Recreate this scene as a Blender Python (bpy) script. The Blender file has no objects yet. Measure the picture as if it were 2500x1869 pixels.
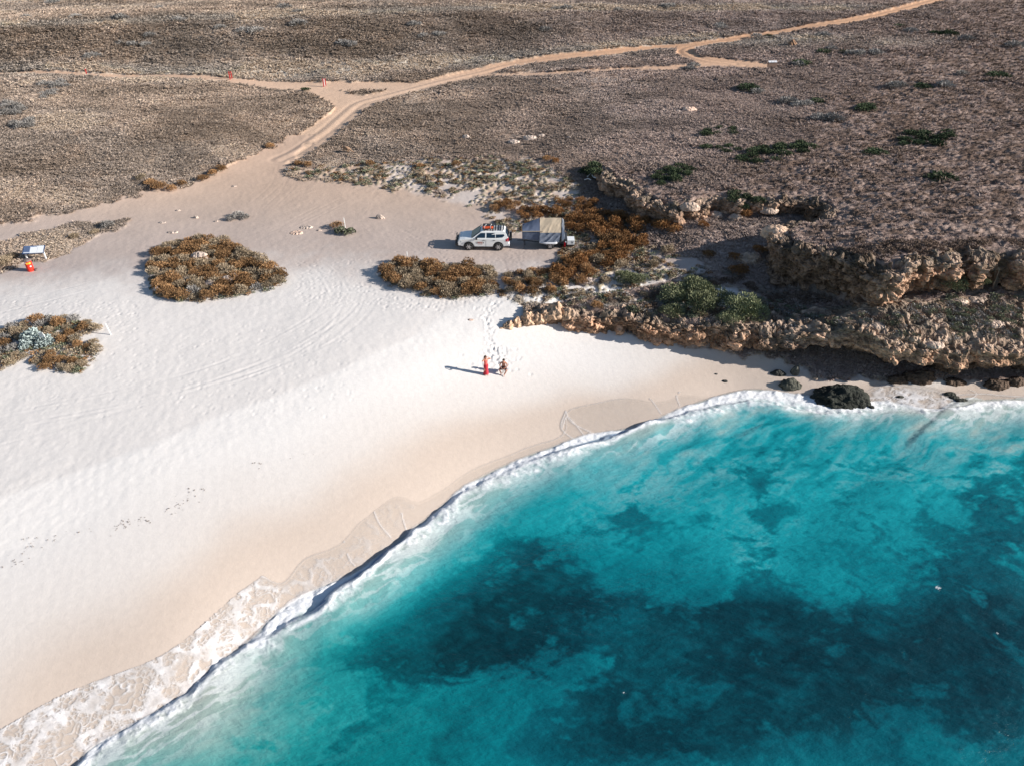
import bpy, bmesh, math, random
import numpy as np
from mathutils import Vector, Matrix
R = math.radians
C = bpy.context.scene.collection
S = bpy.context.scene

# ------------------------------------------------------------------ camera, world, sun, exposure
W0, H0, F0 = 2212.0, 1654.0, 1637.0           # survey units of the photograph (width, height, focal length)
CAMZ, PITCH = 34.5, R(35.6)
cam_d = bpy.data.cameras.new('camera'); cam = bpy.data.objects.new('camera', cam_d); C.objects.link(cam)
cam.location = (0, 0, CAMZ); cam.rotation_euler = (R(90) - PITCH, 0, 0)
cam_d.sensor_width = 36.0; cam_d.lens = 36.0 * F0 / W0; cam_d.clip_end = 8000; cam_d.clip_start = 0.5
S.camera = cam

SUN_EL, SUN_AZ = R(22), R(8)                 # shadows run to -x and a little to +y
sun_dir = Vector((math.cos(SUN_EL) * math.cos(SUN_AZ), -math.cos(SUN_EL) * math.sin(SUN_AZ), math.sin(SUN_EL)))
world = bpy.data.worlds.new('World'); S.world = world; world.use_nodes = True
wn = world.node_tree; wn.nodes.clear()
sky = wn.nodes.new('ShaderNodeTexSky'); sky.sky_type = 'NISHITA'; sky.sun_disc = False
sky.sun_elevation = SUN_EL; sky.sun_rotation = math.atan2(sun_dir.x, sun_dir.y)
sky.altitude = 10; sky.air_density = 1.0; sky.dust_density = 0.3; sky.ozone_density = 1.6
bg = wn.nodes.new('ShaderNodeBackground'); bg.inputs['Strength'].default_value = 0.072
wo = wn.nodes.new('ShaderNodeOutputWorld')
wn.links.new(sky.outputs[0], bg.inputs[0]); wn.links.new(bg.outputs[0], wo.inputs[0])
sd_ = bpy.data.lights.new('sun', 'SUN'); sd_.energy = 5.0; sd_.angle = R(0.5); sd_.color = (1.0, 0.945, 0.88)
sun = bpy.data.objects.new('sun', sd_); C.objects.link(sun)
sun.rotation_euler = sun_dir.to_track_quat('Z', 'Y').to_euler()
S.view_settings.view_transform = 'Standard'; S.view_settings.look = 'None'
S.view_settings.gamma = 1.0; S.view_settings.use_curve_mapping = False
S.view_settings.exposure = 0.74
S.cycles.max_bounces = 6; S.cycles.transparent_max_bounces = 12

# ------------------------------------------------------------------ survey helpers
SP, CP = math.sin(PITCH), math.cos(PITCH)
def unproj(px, py, z):
    """point at height z seen at survey position px, py"""
    px = np.asarray(px, float); py = np.asarray(py, float)
    u = (px - W0 / 2) / F0; v = (H0 / 2 - py) / F0
    dz = -SP + v * CP; dy = CP + v * SP
    t = (np.asarray(z, float) - CAMZ) / dz
    return u * t, dy * t
def proj(x, y, z):
    dz = z - CAMZ
    zc = y * CP - dz * SP; v = y * SP + dz * CP
    zc = np.maximum(zc, 0.5)
    return W0 / 2 + F0 * x / zc, H0 / 2 - F0 * v / zc
def sm(e0, e1, x):
    t = np.clip((x - e0) / (e1 - e0), 0, 1); return t * t * (3 - 2 * t)
def lerp(a, b, t): return a + (b - a) * t

# ------------------------------------------------------------------ noise
def _h(ix, iy, s):
    n = (ix.astype(np.int64) * 374761393 + iy.astype(np.int64) * 668265263 + s * 1442695041) & 0xffffffff
    n = ((n ^ (n >> 13)) * 1274126177) & 0xffffffff
    n = ((n ^ (n >> 16)) * 2246822519) & 0xffffffff
    return ((n ^ (n >> 15)) & 0xffffff) / float(0xffffff)
def vn(x, y, s=0):
    ix = np.floor(x); iy = np.floor(y); fx = x - ix; fy = y - iy
    fx = fx * fx * (3 - 2 * fx); fy = fy * fy * (3 - 2 * fy)
    a = _h(ix, iy, s); b = _h(ix + 1, iy, s); c = _h(ix, iy + 1, s); d = _h(ix + 1, iy + 1, s)
    return (a + (b - a) * fx) * (1 - fy) + (c + (d - c) * fx) * fy
def fbm(x, y, o=4, s=0, g=0.5):
    r = 0; a = 1; t = 0
    for i in range(o):
        r = r + a * vn(x, y, s + i * 17); t += a; a *= g
        x, y = (x * 0.8 - y * 0.6) * 2.03 + 13.1, (x * 0.6 + y * 0.8) * 2.03 + 7.7
    return r / t
def worley3(p, s=0):
    i0 = np.floor(p); f1 = np.full(p.shape[:-1], 9.0); f2 = f1.copy(); idv = f1 * 0
    for a in (-1, 0, 1):
        for b in (-1, 0, 1):
            for c in (-1, 0, 1):
                cx = i0[..., 0] + a; cy = i0[..., 1] + b; cz = i0[..., 2] + c; kx = cx + 157 * cz; ky = cy + 113 * cz
                d = (cx + _h(kx, ky, s) - p[..., 0]) ** 2 + (cy + _h(kx, ky, s + 1) - p[..., 1]) ** 2 + (cz + _h(kx, ky, s + 2) - p[..., 2]) ** 2
                m = d < f1; f2 = np.where(m, f1, np.minimum(f2, d)); idv = np.where(m, _h(kx, ky, s + 3), idv); f1 = np.where(m, d, f1)
    return np.sqrt(f1), np.sqrt(f2), idv
def ridged(x, y, o=3, s=0):
    r = 0; a = 1; t = 0
    for i in range(o):
        r = r + a * (1 - np.abs(2 * vn(x, y, s + i * 31) - 1)); t += a; a *= 0.5
        x, y = (x * 0.8 - y * 0.6) * 2.07 + 3.1, (x * 0.6 + y * 0.8) * 2.07 + 17.7
    return r / t
def worley(x, y, s=0):
    ix = np.floor(x); iy = np.floor(y); f1 = np.full(x.shape, 9.0); f2 = f1.copy(); idv = np.zeros(x.shape)
    for dx in (-1, 0, 1):
        for dy in (-1, 0, 1):
            cx = ix + dx; cy = iy + dy
            d = np.hypot(cx + 0.1 + 0.8 * _h(cx, cy, s) - x, cy + 0.1 + 0.8 * _h(cx, cy, s + 5) - y)
            m = d < f1
            f2 = np.where(m, f1, np.minimum(f2, d)); idv = np.where(m, _h(cx, cy, s + 9), idv); f1 = np.where(m, d, f1)
    return f1, f2, idv
def vn3(p, s=0):
    i = np.floor(p); f = p - i; f = f * f * (3 - 2 * f)
    def hh(a, b, c): return _h(i[..., 0] + a + 157 * (i[..., 2] + c), i[..., 1] + b + 113 * (i[..., 2] + c), s)
    r = 0
    for a in (0, 1):
        for b in (0, 1):
            for c in (0, 1):
                w = (f[..., 0] if a else 1 - f[..., 0]) * (f[..., 1] if b else 1 - f[..., 1]) * (f[..., 2] if c else 1 - f[..., 2])
                r = r + w * hh(a, b, c)
    return r
def fbm3(p, o=4, s=0, rid=False):
    r = 0; a = 1; t = 0
    for i in range(o):
        n = vn3(p, s + 13 * i)
        if rid: n = 1 - np.abs(2 * n - 1)
        r = r + a * n; t += a; a *= 0.55; p = p * 2.05 + 5.3
    return r / t

# ------------------------------------------------------------------ polylines
def seg_dist(X, Y, pts):
    """distance, index position along the polyline and side (+ left) of each X,Y"""
    best = np.full(X.shape, 1e9); par = np.zeros(X.shape); side = np.zeros(X.shape)
    for i in range(len(pts) - 1):
        ax, ay = pts[i]; bx, by = pts[i + 1]; dx, dy = bx - ax, by - ay; L = dx * dx + dy * dy + 1e-9
        t = np.clip(((X - ax) * dx + (Y - ay) * dy) / L, 0, 1)
        ex = X - ax - t * dx; ey = Y - ay - t * dy; d = ex * ex + ey * ey
        m = d < best
        best = np.where(m, d, best); par = np.where(m, i + t, par); side = np.where(m, np.sign(dx * ey - dy * ex), side)
    return np.sqrt(best), par, side
def inside(X, Y, pts):
    r = np.zeros(X.shape, bool); n = len(pts)
    for i in range(n):
        x1, y1 = pts[i]; x2, y2 = pts[(i + 1) % n]
        if y1 == y2: continue
        c = ((y1 > Y) != (y2 > Y)) & (X < (x2 - x1) * (Y - y1) / (y2 - y1) + x1)
        r ^= c
    return r
def sdist(X, Y, pts):
    d, _, _ = seg_dist(X, Y, list(pts) + [pts[0]])
    return np.where(inside(X, Y, pts), d, -d)
def smooth_line(pts, n=4):
    """Catmull-Rom through the points (any number of columns)"""
    P = np.array(pts, float); P = np.vstack([2 * P[0] - P[1], P, 2 * P[-1] - P[-2]]); out = []
    for i in range(1, len(P) - 2):
        for k in range(n):
            t = k / n
            out.append(0.5 * ((2 * P[i]) + (-P[i - 1] + P[i + 1]) * t + (2 * P[i - 1] - 5 * P[i] + 4 * P[i + 1] - P[i + 2]) * t * t
                              + (-P[i - 1] + 3 * P[i] - 3 * P[i + 1] + P[i + 2]) * t ** 3))
    out.append(P[-2]); return np.array(out)
def wline(pts, n=4):
    """px,py,z points -> smooth world polyline with z"""
    q = smooth_line(pts, n); x, y = unproj(q[:, 0], q[:, 1], q[:, 2]); return np.stack([x, y, q[:, 2]], 1)

# ------------------------------------------------------------------ the lie of the land
SHORE = [(-260, 1960), (0, 1790), (100, 1712), (173, 1654), (192, 1620), (281, 1569), (320, 1549), (371, 1521), (410, 1492), (464, 1447), (499, 1412),
         (544, 1380), (592, 1330), (650, 1290), (708, 1262), (760, 1240), (800, 1215), (835, 1190), (882, 1150), (925, 1118), (965, 1085), (1001, 1053), (1066, 1017),
         (1131, 988), (1195, 965), (1249, 945), (1303, 934), (1375, 922), (1416, 907), (1430, 900), (1477, 881), (1534, 861), (1606, 843), (1681, 847),
         (1760, 861), (1810, 872), (1870, 868), (1920, 868), (1980, 880), (2040, 884), (2085, 878), (2130, 870), (2212, 868), (2320, 866), (2480, 860), (2700, 850)]
RIDGE = [(-260, 1970), (0, 1800), (100, 1722), (173, 1664), (230, 1620), (300, 1573), (371, 1531), (420, 1500), (470, 1452), (510, 1420), (560, 1392), (620, 1362), (691, 1323),
         (742, 1274), (792, 1242), (835, 1208), (882, 1165), (925, 1134), (965, 1102), (1010, 1068), (1075, 1034), (1135, 1006), (1195, 985),
         (1250, 970), (1303, 955), (1360, 935), (1416, 912), (1440, 908), (1490, 898), (1550, 884), (1620, 872), (1700, 884), (1770, 900), (1820, 894)]
SWASH = [(-300, 1800), (-60, 1620), (0, 1560), (45, 1503), (100, 1470), (107, 1440), (155, 1424), (200, 1392), (250, 1365), (330, 1335), (420, 1321), (478, 1312), (470, 1296), (520, 1276),
         (562, 1252), (610, 1262), (660, 1215), (735, 1182), (800, 1115), (860, 1080), (905, 1085), (960, 1052), (1005, 1020), (1070, 990), (1140, 962), (1215, 935), (1222, 895), (1260, 880),
         (1350, 862), (1420, 868), (1470, 850), (1534, 850), (1606, 836), (1681, 840), (1760, 852), (1840, 856), (1885, 836), (1930, 832), (1990, 838), (2060, 850), (2120, 846), (2200, 852), (2320, 850), (2700, 840)]
BERM = [(-500, 1250, 2.2), (-200, 1140, 2.3), (0, 1072, 2.35), (150, 1022, 2.35), (300, 968, 2.4), (450, 908, 2.4), (600, 852, 2.45), (750, 790, 2.5), (880, 730, 2.5), (980, 668, 2.6), (1060, 655, 2.7)]
RFOOT = [(1110, 706, 2.1), (1200, 704, 1.9), (1300, 714, 1.6), (1400, 735, 1.35), (1500, 760, 1.05), (1600, 777, .85), (1650, 784, .8), (1749, 805, .6),
         (1794, 823, .45), (1872, 829, .35), (1985, 840, .3), (2097, 838, .3), (2212, 841, .3), (2400, 838, .3), (2700, 830, .3)]
RIM1 = [(1125, 686, 2.6), (1165, 682, 2.8), (1200, 676, 2.9), (1250, 680, 2.95), (1300, 684, 3.0), (1350, 686, 3.0), (1400, 695, 3.0), (1450, 704, 3.05), (1500, 712, 3.1), (1550, 708, 3.2), (1600, 722, 3.1), (1612, 714, 3.3),
        (1663, 738, 3.0), (1724, 735, 3.2), (1761, 714, 3.9), (1811, 726, 3.8), (1839, 708, 4.2), (1884, 722, 4.1), (1920, 745, 3.8), (1960, 752, 3.7), (2024, 757, 3.6), (2085, 762, 3.5),
        (2102, 742, 3.8), (2130, 750, 3.7), (2180, 757, 3.6), (2230, 755, 3.6), (2330, 745, 3.7), (2480, 735, 3.8), (2700, 720, 3.9)]
RIM2 = [(1275, 362, 4.9), (1300, 380, 5.1), (1345, 408, 5.2), (1385, 432, 5.4), (1440, 453, 5.6), (1490, 451, 5.8), (1545, 437, 5.9), (1610, 441, 6.1), (1700, 438, 6.3), (1765, 447, 6.5), (1760, 468, 6.4),
        (1700, 480, 6.3), (1672, 498, 6.3), (1690, 528, 6.5), (1740, 547, 6.9), (1800, 556, 7.2), (1850, 572, 7.5), (1905, 590, 7.8), (1950, 596, 7.8), (1985, 578, 7.8), (2040, 570, 7.9), (2105, 556, 7.9),
        (2125, 576, 7.8), (2150, 562, 7.9), (2230, 566, 7.9), (2330, 575, 7.9), (2480, 585, 8.0), (2700, 600, 8.0)]
shore_w = wline([(a, b, 0) for a, b in SHORE], 3)[:, :2]
ridge_w = wline([(a, b, 0.1) for a, b in RIDGE], 3)[:, :2]
swash_w = wline([(a, b, 0.3) for a, b in SWASH], 3)[:, :2]
rim1_w = wline(RIM1, 4); rim2_w = wline(RIM2, 4)

def mq_fit(ctrl, c=2.5, lam=0.02):
    P = np.array([[*unproj(a, b, z), z] for a, b, z in ctrl])
    D = np.hypot(P[:, None, 0] - P[None, :, 0], P[:, None, 1] - P[None, :, 1])
    m = P[:, 2].mean()
    A = np.sqrt(D * D + c * c) + np.eye(len(P)) * -lam
    w = np.linalg.solve(A, P[:, 2] - m)
    def f(X, Y):
        r = np.full(X.shape, m)
        for (x, y, z), k in zip(P, w): r = r + k * np.sqrt((X - x) ** 2 + (Y - y) ** 2 + c * c)
        return r
    return f
FAR = [(0, 0, 6.4), (550, -10, 6.6), (1100, -10, 6.4), (1650, -12, 6.4), (2212, -12, 7.2), (-500, 0, 6.5), (2800, -10, 8.0), (1100, -120, 7), (-600, -120, 8), (2800, -120, 8),
       (0, 24, 6.4), (300, 14, 6.6), (700, 6, 6.6), (0, 62, 8.0), (250, 50, 8.1), (500, 40, 8.1), (750, 30, 8.0), (1000, 22, 7.8), (1300, 20, 7.2), (1600, 20, 6.8),
       (0, 105, 5.9), (300, 100, 5.9), (600, 95, 6.0), (900, 85, 5.9), (1200, 70, 5.9), (1450, 60, 5.8), (-500, 62, 8.0), (-500, 110, 6)]
low_ctrl = FAR + [(a, b, 0.0) for a, b in SHORE[::2]] + BERM + RFOOT + [
    (0, 150, 4.2), (300, 152, 4.2), (600, 160, 4.0), (900, 150, 4.2), (1100, 130, 4.4), (1400, 95, 5.0), (1700, 60, 5.6), (1950, 18, 6.2), (-500, 155, 4.2),
    (0, 178, 4.4), (250, 185, 4.8), (500, 200, 4.7), (0, 240, 5.3), (250, 260, 5.6), (450, 270, 5.2), (0, 330, 5.0), (250, 340, 4.8), (450, 320, 4.3), (0, 420, 4.0), (200, 400, 3.9), (-500, 300, 5.2), (-500, 430, 4.2),
    (0, 500, 3.2), (250, 440, 3.2), (450, 385, 3.2), (600, 315, 3.4), (700, 255, 3.7), (740, 225, 3.8), (860, 200, 4.0), (1000, 170, 4.2),
    (700, 330, 3.7), (850, 260, 4.2), (950, 320, 4.1), (1100, 250, 4.7), (1100, 350, 4.1), (1225, 350, 4.6), (1250, 290, 5.0), (1250, 220, 5.2), (1300, 160, 5.4),
    (1500, 150, 5.6), (1700, 130, 5.9), (2000, 90, 6.5), (2300, 60, 7.2), (650, 400, 3.1), (850, 420, 3.1), (1050, 440, 3.2), (1200, 430, 3.5),
    (0, 560, 3.0), (300, 520, 3.0), (600, 500, 3.0), (800, 520, 3.0), (1000, 520, 3.0), (1170, 520, 3.0), (1044, 560, 3.0), (1270, 540, 3.05), (-500, 560, 3.0),
    (0, 640, 2.9), (300, 640, 2.95), (600, 620, 2.9), (850, 610, 2.9), (1000, 610, 2.95), (1080, 600, 3.0), (-500, 700, 2.9),
    (100, 740, 3.1), (0, 860, 2.7), (300, 800, 2.7), (550, 720, 2.7), (800, 660, 2.7), (-500, 900, 2.7),
    (1250, 400, 3.9), (1330, 440, 3.6), (1400, 470, 3.7), (1480, 480, 4.4), (1560, 474, 4.7), (1640, 470, 5.0), (1700, 466, 5.1), (1600, 520, 4.2), (1450, 540, 3.4),
    (1300, 600, 3.05), (1150, 640, 2.9), (1400, 620, 3.0), (1600, 570, 3.5), (1550, 640, 3.0),
    (2600, 1000, -1.5), (2212, 1100, -2.5), (1600, 1100, -2), (1100, 1300, -3), (600, 1600, -2.5), (2212, 1700, -5), (1100, 1800, -4)]
mid_ctrl = [tuple(q) for q in RIM1] + [(1200, 640, 2.95), (1400, 640, 3.0), (1550, 680, 3.1), (1640, 690, 3.2), (1600, 640, 3.0), (1700, 650, 3.1), (1750, 690, 3.4), (1800, 650, 3.4), (1850, 672, 4.1),
    (1900, 665, 4.9), (1980, 668, 5.0), (2060, 664, 5.1), (2140, 660, 5.1), (2212, 656, 5.1), (2400, 655, 5.2), (2700, 650, 5.2), (1950, 715, 4.4), (2100, 712, 4.3), (2212, 710, 4.3), (1700, 560, 3.6), (1650, 600, 3.2), (1780, 600, 3.2)]
high_ctrl = [tuple(q) for q in RIM2] + FAR + [(1240, 330, 4.7), (1250, 290, 5.0), (1250, 220, 5.2), (1300, 160, 5.4), (1500, 150, 5.6), (1700, 130, 5.9), (2000, 90, 6.5), (2300, 60, 7.2),
    (1500, 400, 6.0), (1700, 400, 6.4), (1900, 420, 7.3), (2100, 440, 8.1), (2300, 420, 8.4), (1500, 300, 5.9), (1800, 300, 6.9), (2100, 300, 7.9), (1500, 220, 5.8), (1800, 200, 6.7), (2150, 200, 7.7), (2100, 500, 8.2), (1950, 540, 8.0), (2600, 400, 8.6), (2600, 200, 8.2)]
f_low, f_mid, f_high = mq_fit(low_ctrl), mq_fit(mid_ctrl, 1.5), mq_fit(high_ctrl, 1.5)
poly1 = [(a, b) for a, b, _ in rim1_w] + [(140., 45.), (140., 62.), (20., 62.)] + [tuple(float(v) for v in unproj(1350, 620, 3.0)), tuple(float(v) for v in unproj(1150, 655, 2.9))]
poly2 = [(a, b) for a, b, _ in rim2_w] + [(160., 60.), (260., 250.), (60., 230.)] + [tuple(float(v) for v in unproj(a, b, z)) for a, b, z in ((1700, 60, 5.6), (1400, 130, 5.4), (1260, 220, 5.1), (1255, 300, 4.9))]

# coarse lookup tables of the smooth surfaces, rows denser near the camera
_gy = np.concatenate([np.linspace(-10, 20, 16)[:-1], np.linspace(20, 80, 181)[:-1], np.linspace(80, 260, 121), [400, 800, 1600, 3000]])
_NU = 440
_gu = np.linspace(-1.6, 1.6, _NU + 1)
_GX = _gu[None, :] * (np.maximum(_gy, 8) + 20)[:, None]; _GY = np.repeat(_gy[:, None], len(_gu), 1)
def _flat(f):
    Z = f(_GX, np.minimum(_GY, 300)); return np.where(_GY > 250, np.clip(Z, 5, 9), Z)
_TL, _TM, _TH = _flat(f_low), _flat(f_mid), _flat(f_high)
def look(T, X, Y):
    yy = np.clip(Y, _gy[0], _gy[-1]); j = np.clip(np.searchsorted(_gy, yy) - 1, 0, len(_gy) - 2)
    ty = (yy - _gy[j]) / (_gy[j + 1] - _gy[j]); u = X / (np.maximum(yy, 8) + 20)
    fi = np.clip((u + 1.6) / 3.2 * _NU, 0, _NU - 0.001); i = fi.astype(int); tx = fi - i
    return (T[j, i] * (1 - tx) + T[j, i + 1] * tx) * (1 - ty) + (T[j + 1, i] * (1 - tx) + T[j + 1, i + 1] * tx) * ty

_T1, _T2 = sdist(_GX, _GY, poly1), sdist(_GX, _GY, poly2)
_d, _p, _s = seg_dist(_GX, _GY, shore_w); _TS = _d * _s
def base_height(X, Y, inset=0.0, parts=False):
    """smooth land with the two rock steps"""
    X = np.asarray(X, float); Y = np.asarray(Y, float)
    low, mid, high = look(_TL, X, Y), look(_TM, X, Y), look(_TH, X, Y)
    i1, i2 = inset if isinstance(inset, tuple) else (inset, inset)
    s1 = look(_T1, X, Y) - i1; s2 = look(_T2, X, Y) - i2
    w1 = sm(-0.45, 0.25, s1); w2 = lerp(sm(-0.5, 0.3, s2), sm(-9, 9, s2), sm(rim2_w[0, 1] - 2, rim2_w[0, 1] + 6, Y))
    h = lerp(low, mid, w1); h = lerp(h, high, w2)
    if parts: return h, s1, s2
    return h
def ground_arr(px, py, z0=3.0):
    px = np.asarray(px, float); py = np.asarray(py, float); z = np.full(px.shape, float(z0))
    for _ in range(12):
        x, y = unproj(px, py, z); z = 0.5 * z + 0.5 * base_height(x, y)
    x, y = unproj(px, py, z)
    return x, y, base_height(x, y)
def ground(px, py, z0=3.0):
    """world point on the land seen at survey position px,py"""
    x, y, z = ground_arr(np.array([float(px)]), np.array([float(py)]), z0)
    return float(x[0]), float(y[0]), float(z[0])
def coarse(fn, X, Y, k=4):
    """a slowly varying field worked out on every k-th point and interpolated"""
    if X.shape[0] < 3 * k or X.shape[1] < 3 * k: return fn(X, Y)
    ri = np.unique(np.r_[np.arange(0, X.shape[0], k), X.shape[0] - 1]); ci = np.unique(np.r_[np.arange(0, X.shape[1], k), X.shape[1] - 1])
    v = fn(X[np.ix_(ri, ci)], Y[np.ix_(ri, ci)])
    r = np.arange(X.shape[0]); c = np.arange(X.shape[1])
    jr = np.clip(np.searchsorted(ri, r, 'right') - 1, 0, len(ri) - 2); tr = ((r - ri[jr]) / (ri[jr + 1] - ri[jr]))[:, None]
    jc = np.clip(np.searchsorted(ci, c, 'right') - 1, 0, len(ci) - 2); tc = ((c - ci[jc]) / (ci[jc + 1] - ci[jc]))[None, :]
    a = v[jr] * (1 - tr) + v[jr + 1] * tr
    return a[:, jc] * (1 - tc) + a[:, jc + 1] * tc
def near_dist(X, Y, pts, reach=9.0):
    """distance to a line and place along it, worked out only near the line"""
    pts = np.asarray(pts)[:, :2]; D = np.full(X.shape, 99.0); P = np.zeros(X.shape); n = len(pts)
    for i in range(0, n - 1, 6):
        c = pts[i:i + 7]; x0, y0 = c.min(0) - reach; x1, y1 = c.max(0) + reach
        m = (X > x0) & (X < x1) & (Y > y0) & (Y < y1)
        if m.any():
            d, p, _ = seg_dist(X[m], Y[m], c); o = D[m]; b = d < o
            D[m] = np.where(b, d, o); P[m] = np.where(b, p + i, P[m])
    return D, P
# ------------------------------------------------------------------ materials
def new_mat(name):
    m = bpy.data.materials.new(name); m.use_nodes = True; nt = m.node_tree; nt.nodes.clear()
    o = nt.nodes.new('ShaderNodeOutputMaterial'); b = nt.nodes.new('ShaderNodeBsdfPrincipled'); nt.links.new(b.outputs[0], o.inputs[0])
    return m, nt, b, o
def N(nt, t, **k):
    n = nt.nodes.new(t)
    for a, v in k.items():
        if a in n.inputs: n.inputs[a].default_value = v
        else: setattr(n, a, v)
    return n
def mat_simple(name, col, rough=0.6, metal=0.0, noise=0.12, scale=20.0, bump=0.0, spec=0.5, coat=0.0):
    """plain surface with a little grain and wear in its colour"""
    m, nt, b, o = new_mat(name)
    tc = N(nt, 'ShaderNodeTexCoord'); nz = N(nt, 'ShaderNodeTexNoise'); nz.inputs['Scale'].default_value = scale; nz.inputs['Detail'].default_value = 4
    nt.links.new(tc.outputs['Object'], nz.inputs['Vector'])
    mr = N(nt, 'ShaderNodeMapRange'); mr.inputs['To Min'].default_value = 1 - noise; mr.inputs['To Max'].default_value = 1 + noise
    nt.links.new(nz.outputs['Fac'], mr.inputs['Value'])
    vm = N(nt, 'ShaderNodeVectorMath', operation='MULTIPLY'); vm.inputs[0].default_value = col
    nt.links.new(mr.outputs[0], vm.inputs[1]); nt.links.new(vm.outputs[0], b.inputs['Base Color'])
    b.inputs['Roughness'].default_value = rough; b.inputs['Metallic'].default_value = metal
    b.inputs['Specular IOR Level'].default_value = spec; b.inputs['Coat Weight'].default_value = coat
    if bump:
        bp = N(nt, 'ShaderNodeBump'); bp.inputs['Strength'].default_value = bump; bp.inputs['Distance'].default_value = 0.02
        nt.links.new(nz.outputs['Fac'], bp.inputs['Height']); nt.links.new(bp.outputs[0], b.inputs['Normal'])
    return m
def ground_material():
    m, nt, b, o = new_mat('ground_surface')
    at = N(nt, 'ShaderNodeAttribute', attribute_name='col'); tc = N(nt, 'ShaderNodeTexCoord')
    n1 = N(nt, 'ShaderNodeTexNoise'); n1.inputs['Scale'].default_value = 3.1; n1.inputs['Detail'].default_value = 8; n1.inputs['Roughness'].default_value = 0.65
    nt.links.new(tc.outputs['Object'], n1.inputs['Vector'])
    ra = N(nt, 'ShaderNodeAttribute', attribute_name='rough')          # 1 rubble and grass, 0 smooth sand
    mr = N(nt, 'ShaderNodeMapRange'); mr.inputs['From Min'].default_value = 0.25; mr.inputs['From Max'].default_value = 0.75
    mr.inputs['To Min'].default_value = -0.5; mr.inputs['To Max'].default_value = 0.5
    nt.links.new(n1.outputs['Fac'], mr.inputs['Value'])
    ma = N(nt, 'ShaderNodeMath', operation='MULTIPLY_ADD'); ma.inputs[2].default_value = 1.0
    rm = N(nt, 'ShaderNodeMapRange'); rm.inputs['To Min'].default_value = 0.05; rm.inputs['To Max'].default_value = 0.75
    nt.links.new(ra.outputs['Fac'], rm.inputs['Value'])
    nt.links.new(mr.outputs[0], ma.inputs[0]); nt.links.new(rm.outputs[0], ma.inputs[1])
    vm = N(nt, 'ShaderNodeVectorMath', operation='MULTIPLY'); nt.links.new(at.outputs['Color'], vm.inputs[0]); nt.links.new(ma.outputs[0], vm.inputs[1])
    nt.links.new(vm.outputs[0], b.inputs['Base Color'])
    b.inputs['Roughness'].default_value = 0.95; b.inputs['Specular IOR Level'].default_value = 0.15
    n2 = N(nt, 'ShaderNodeTexNoise'); n2.inputs['Scale'].default_value = 2.2; n2.inputs['Detail'].default_value = 9; n2.inputs['Roughness'].default_value = 0.7
    nt.links.new(tc.outputs['Object'], n2.inputs['Vector'])
    bd = N(nt, 'ShaderNodeMapRange'); bd.inputs['To Min'].default_value = 0.05; bd.inputs['To Max'].default_value = 0.6; nt.links.new(ra.outputs['Fac'], bd.inputs['Value'])
    bp = N(nt, 'ShaderNodeBump'); bp.inputs['Distance'].default_value = 0.6
    nt.links.new(bd.outputs[0], bp.inputs['Strength']); nt.links.new(n2.outputs['Fac'], bp.inputs['Height']); nt.links.new(bp.outputs[0], b.inputs['Normal'])
    return m
M_GROUND = ground_material()

# ------------------------------------------------------------------ fast mesh from a grid
def make_mesh(name, verts, quads, mat, attrs=None, normals=None, smooth=True):
    me = bpy.data.meshes.new(name)
    me.vertices.add(len(verts)); me.vertices.foreach_set('co', np.ascontiguousarray(verts, np.float32).ravel())
    k = quads.shape[1]
    me.loops.add(quads.size); me.loops.foreach_set('vertex_index', np.ascontiguousarray(quads, np.int32).ravel())
    me.polygons.add(len(quads)); me.polygons.foreach_set('loop_start', np.arange(0, quads.size, k, dtype=np.int32))
    me.polygons.foreach_set('use_smooth', np.full(len(quads), smooth))
    me.update(calc_edges=True)
    for an, (typ, data) in (attrs or {}).items():
        a = me.attributes.new(an, typ, 'POINT')
        if typ == 'FLOAT_COLOR':
            d = np.ones((len(verts), 4), np.float32); d[:, :3] = data; a.data.foreach_set('color', d.ravel())
        else: a.data.foreach_set('value', np.ascontiguousarray(data, np.float32))
    me.materials.append(mat)
    if normals is not None: me.normals_split_custom_set_from_vertices(normals.tolist())
    return me
def link(name, me, parent=None, **props):
    o = bpy.data.objects.new(name, me); C.objects.link(o)
    if parent: o.parent = parent
    for k, v in props.items(): o[k] = v
    return o
def grid_quads(nr, nc):
    i = np.arange(nr * nc).reshape(nr, nc)
    return np.stack([i[:-1, :-1], i[:-1, 1:], i[1:, 1:], i[1:, :-1]], -1).reshape(-1, 4)
def grid_normals(P):
    du = np.gradient(P, axis=1); dv = np.gradient(P, axis=0); n = np.cross(du, dv); n /= np.linalg.norm(n, axis=-1, keepdims=True) + 1e-12
    return n * np.where(n[..., 2:3].mean() < 0, -1, 1)
def sub_mesh(name, P, quads, keep, mat, attrs, nrm):
    q = quads[keep]; u, inv = np.unique(q, return_inverse=True)
    return make_mesh(name, P[u], inv.reshape(-1, 4), mat, {k: (t, d[u]) for k, (t, d) in attrs.items()}, nrm[u] if nrm is not None else None)

def fan_grid(y0, y1, step_y, px_lo, px_hi, step_x, zref, extra=True):
    """rows closer together near the viewer, columns fanned out: an even mesh density over the cove"""
    rows = np.arange(y1, y0, -step_y); d = PITCH + np.arctan((rows - H0 / 2) / F0)
    Y = (CAMZ - zref) / np.tan(d)
    cols = np.arange(px_lo, px_hi, step_x) - W0 / 2
    if extra:
        Y = np.concatenate([np.linspace(-14, Y[0], 12)[:-1], Y, Y[-1] + (3500 - Y[-1]) * (np.linspace(0, 1, 26)[1:] ** 2.6)])
        e = (np.linspace(0, 1, 14)[1:] ** 2) * 4200
        cols = np.concatenate([cols[0] - e[::-1], cols, cols[-1] + e])
    zc = Y * CP + (CAMZ - zref) * SP
    X = cols[None, :] * np.maximum(zc, 8)[:, None] / F0
    return X, np.repeat(Y[:, None], len(cols), 1)

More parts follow.
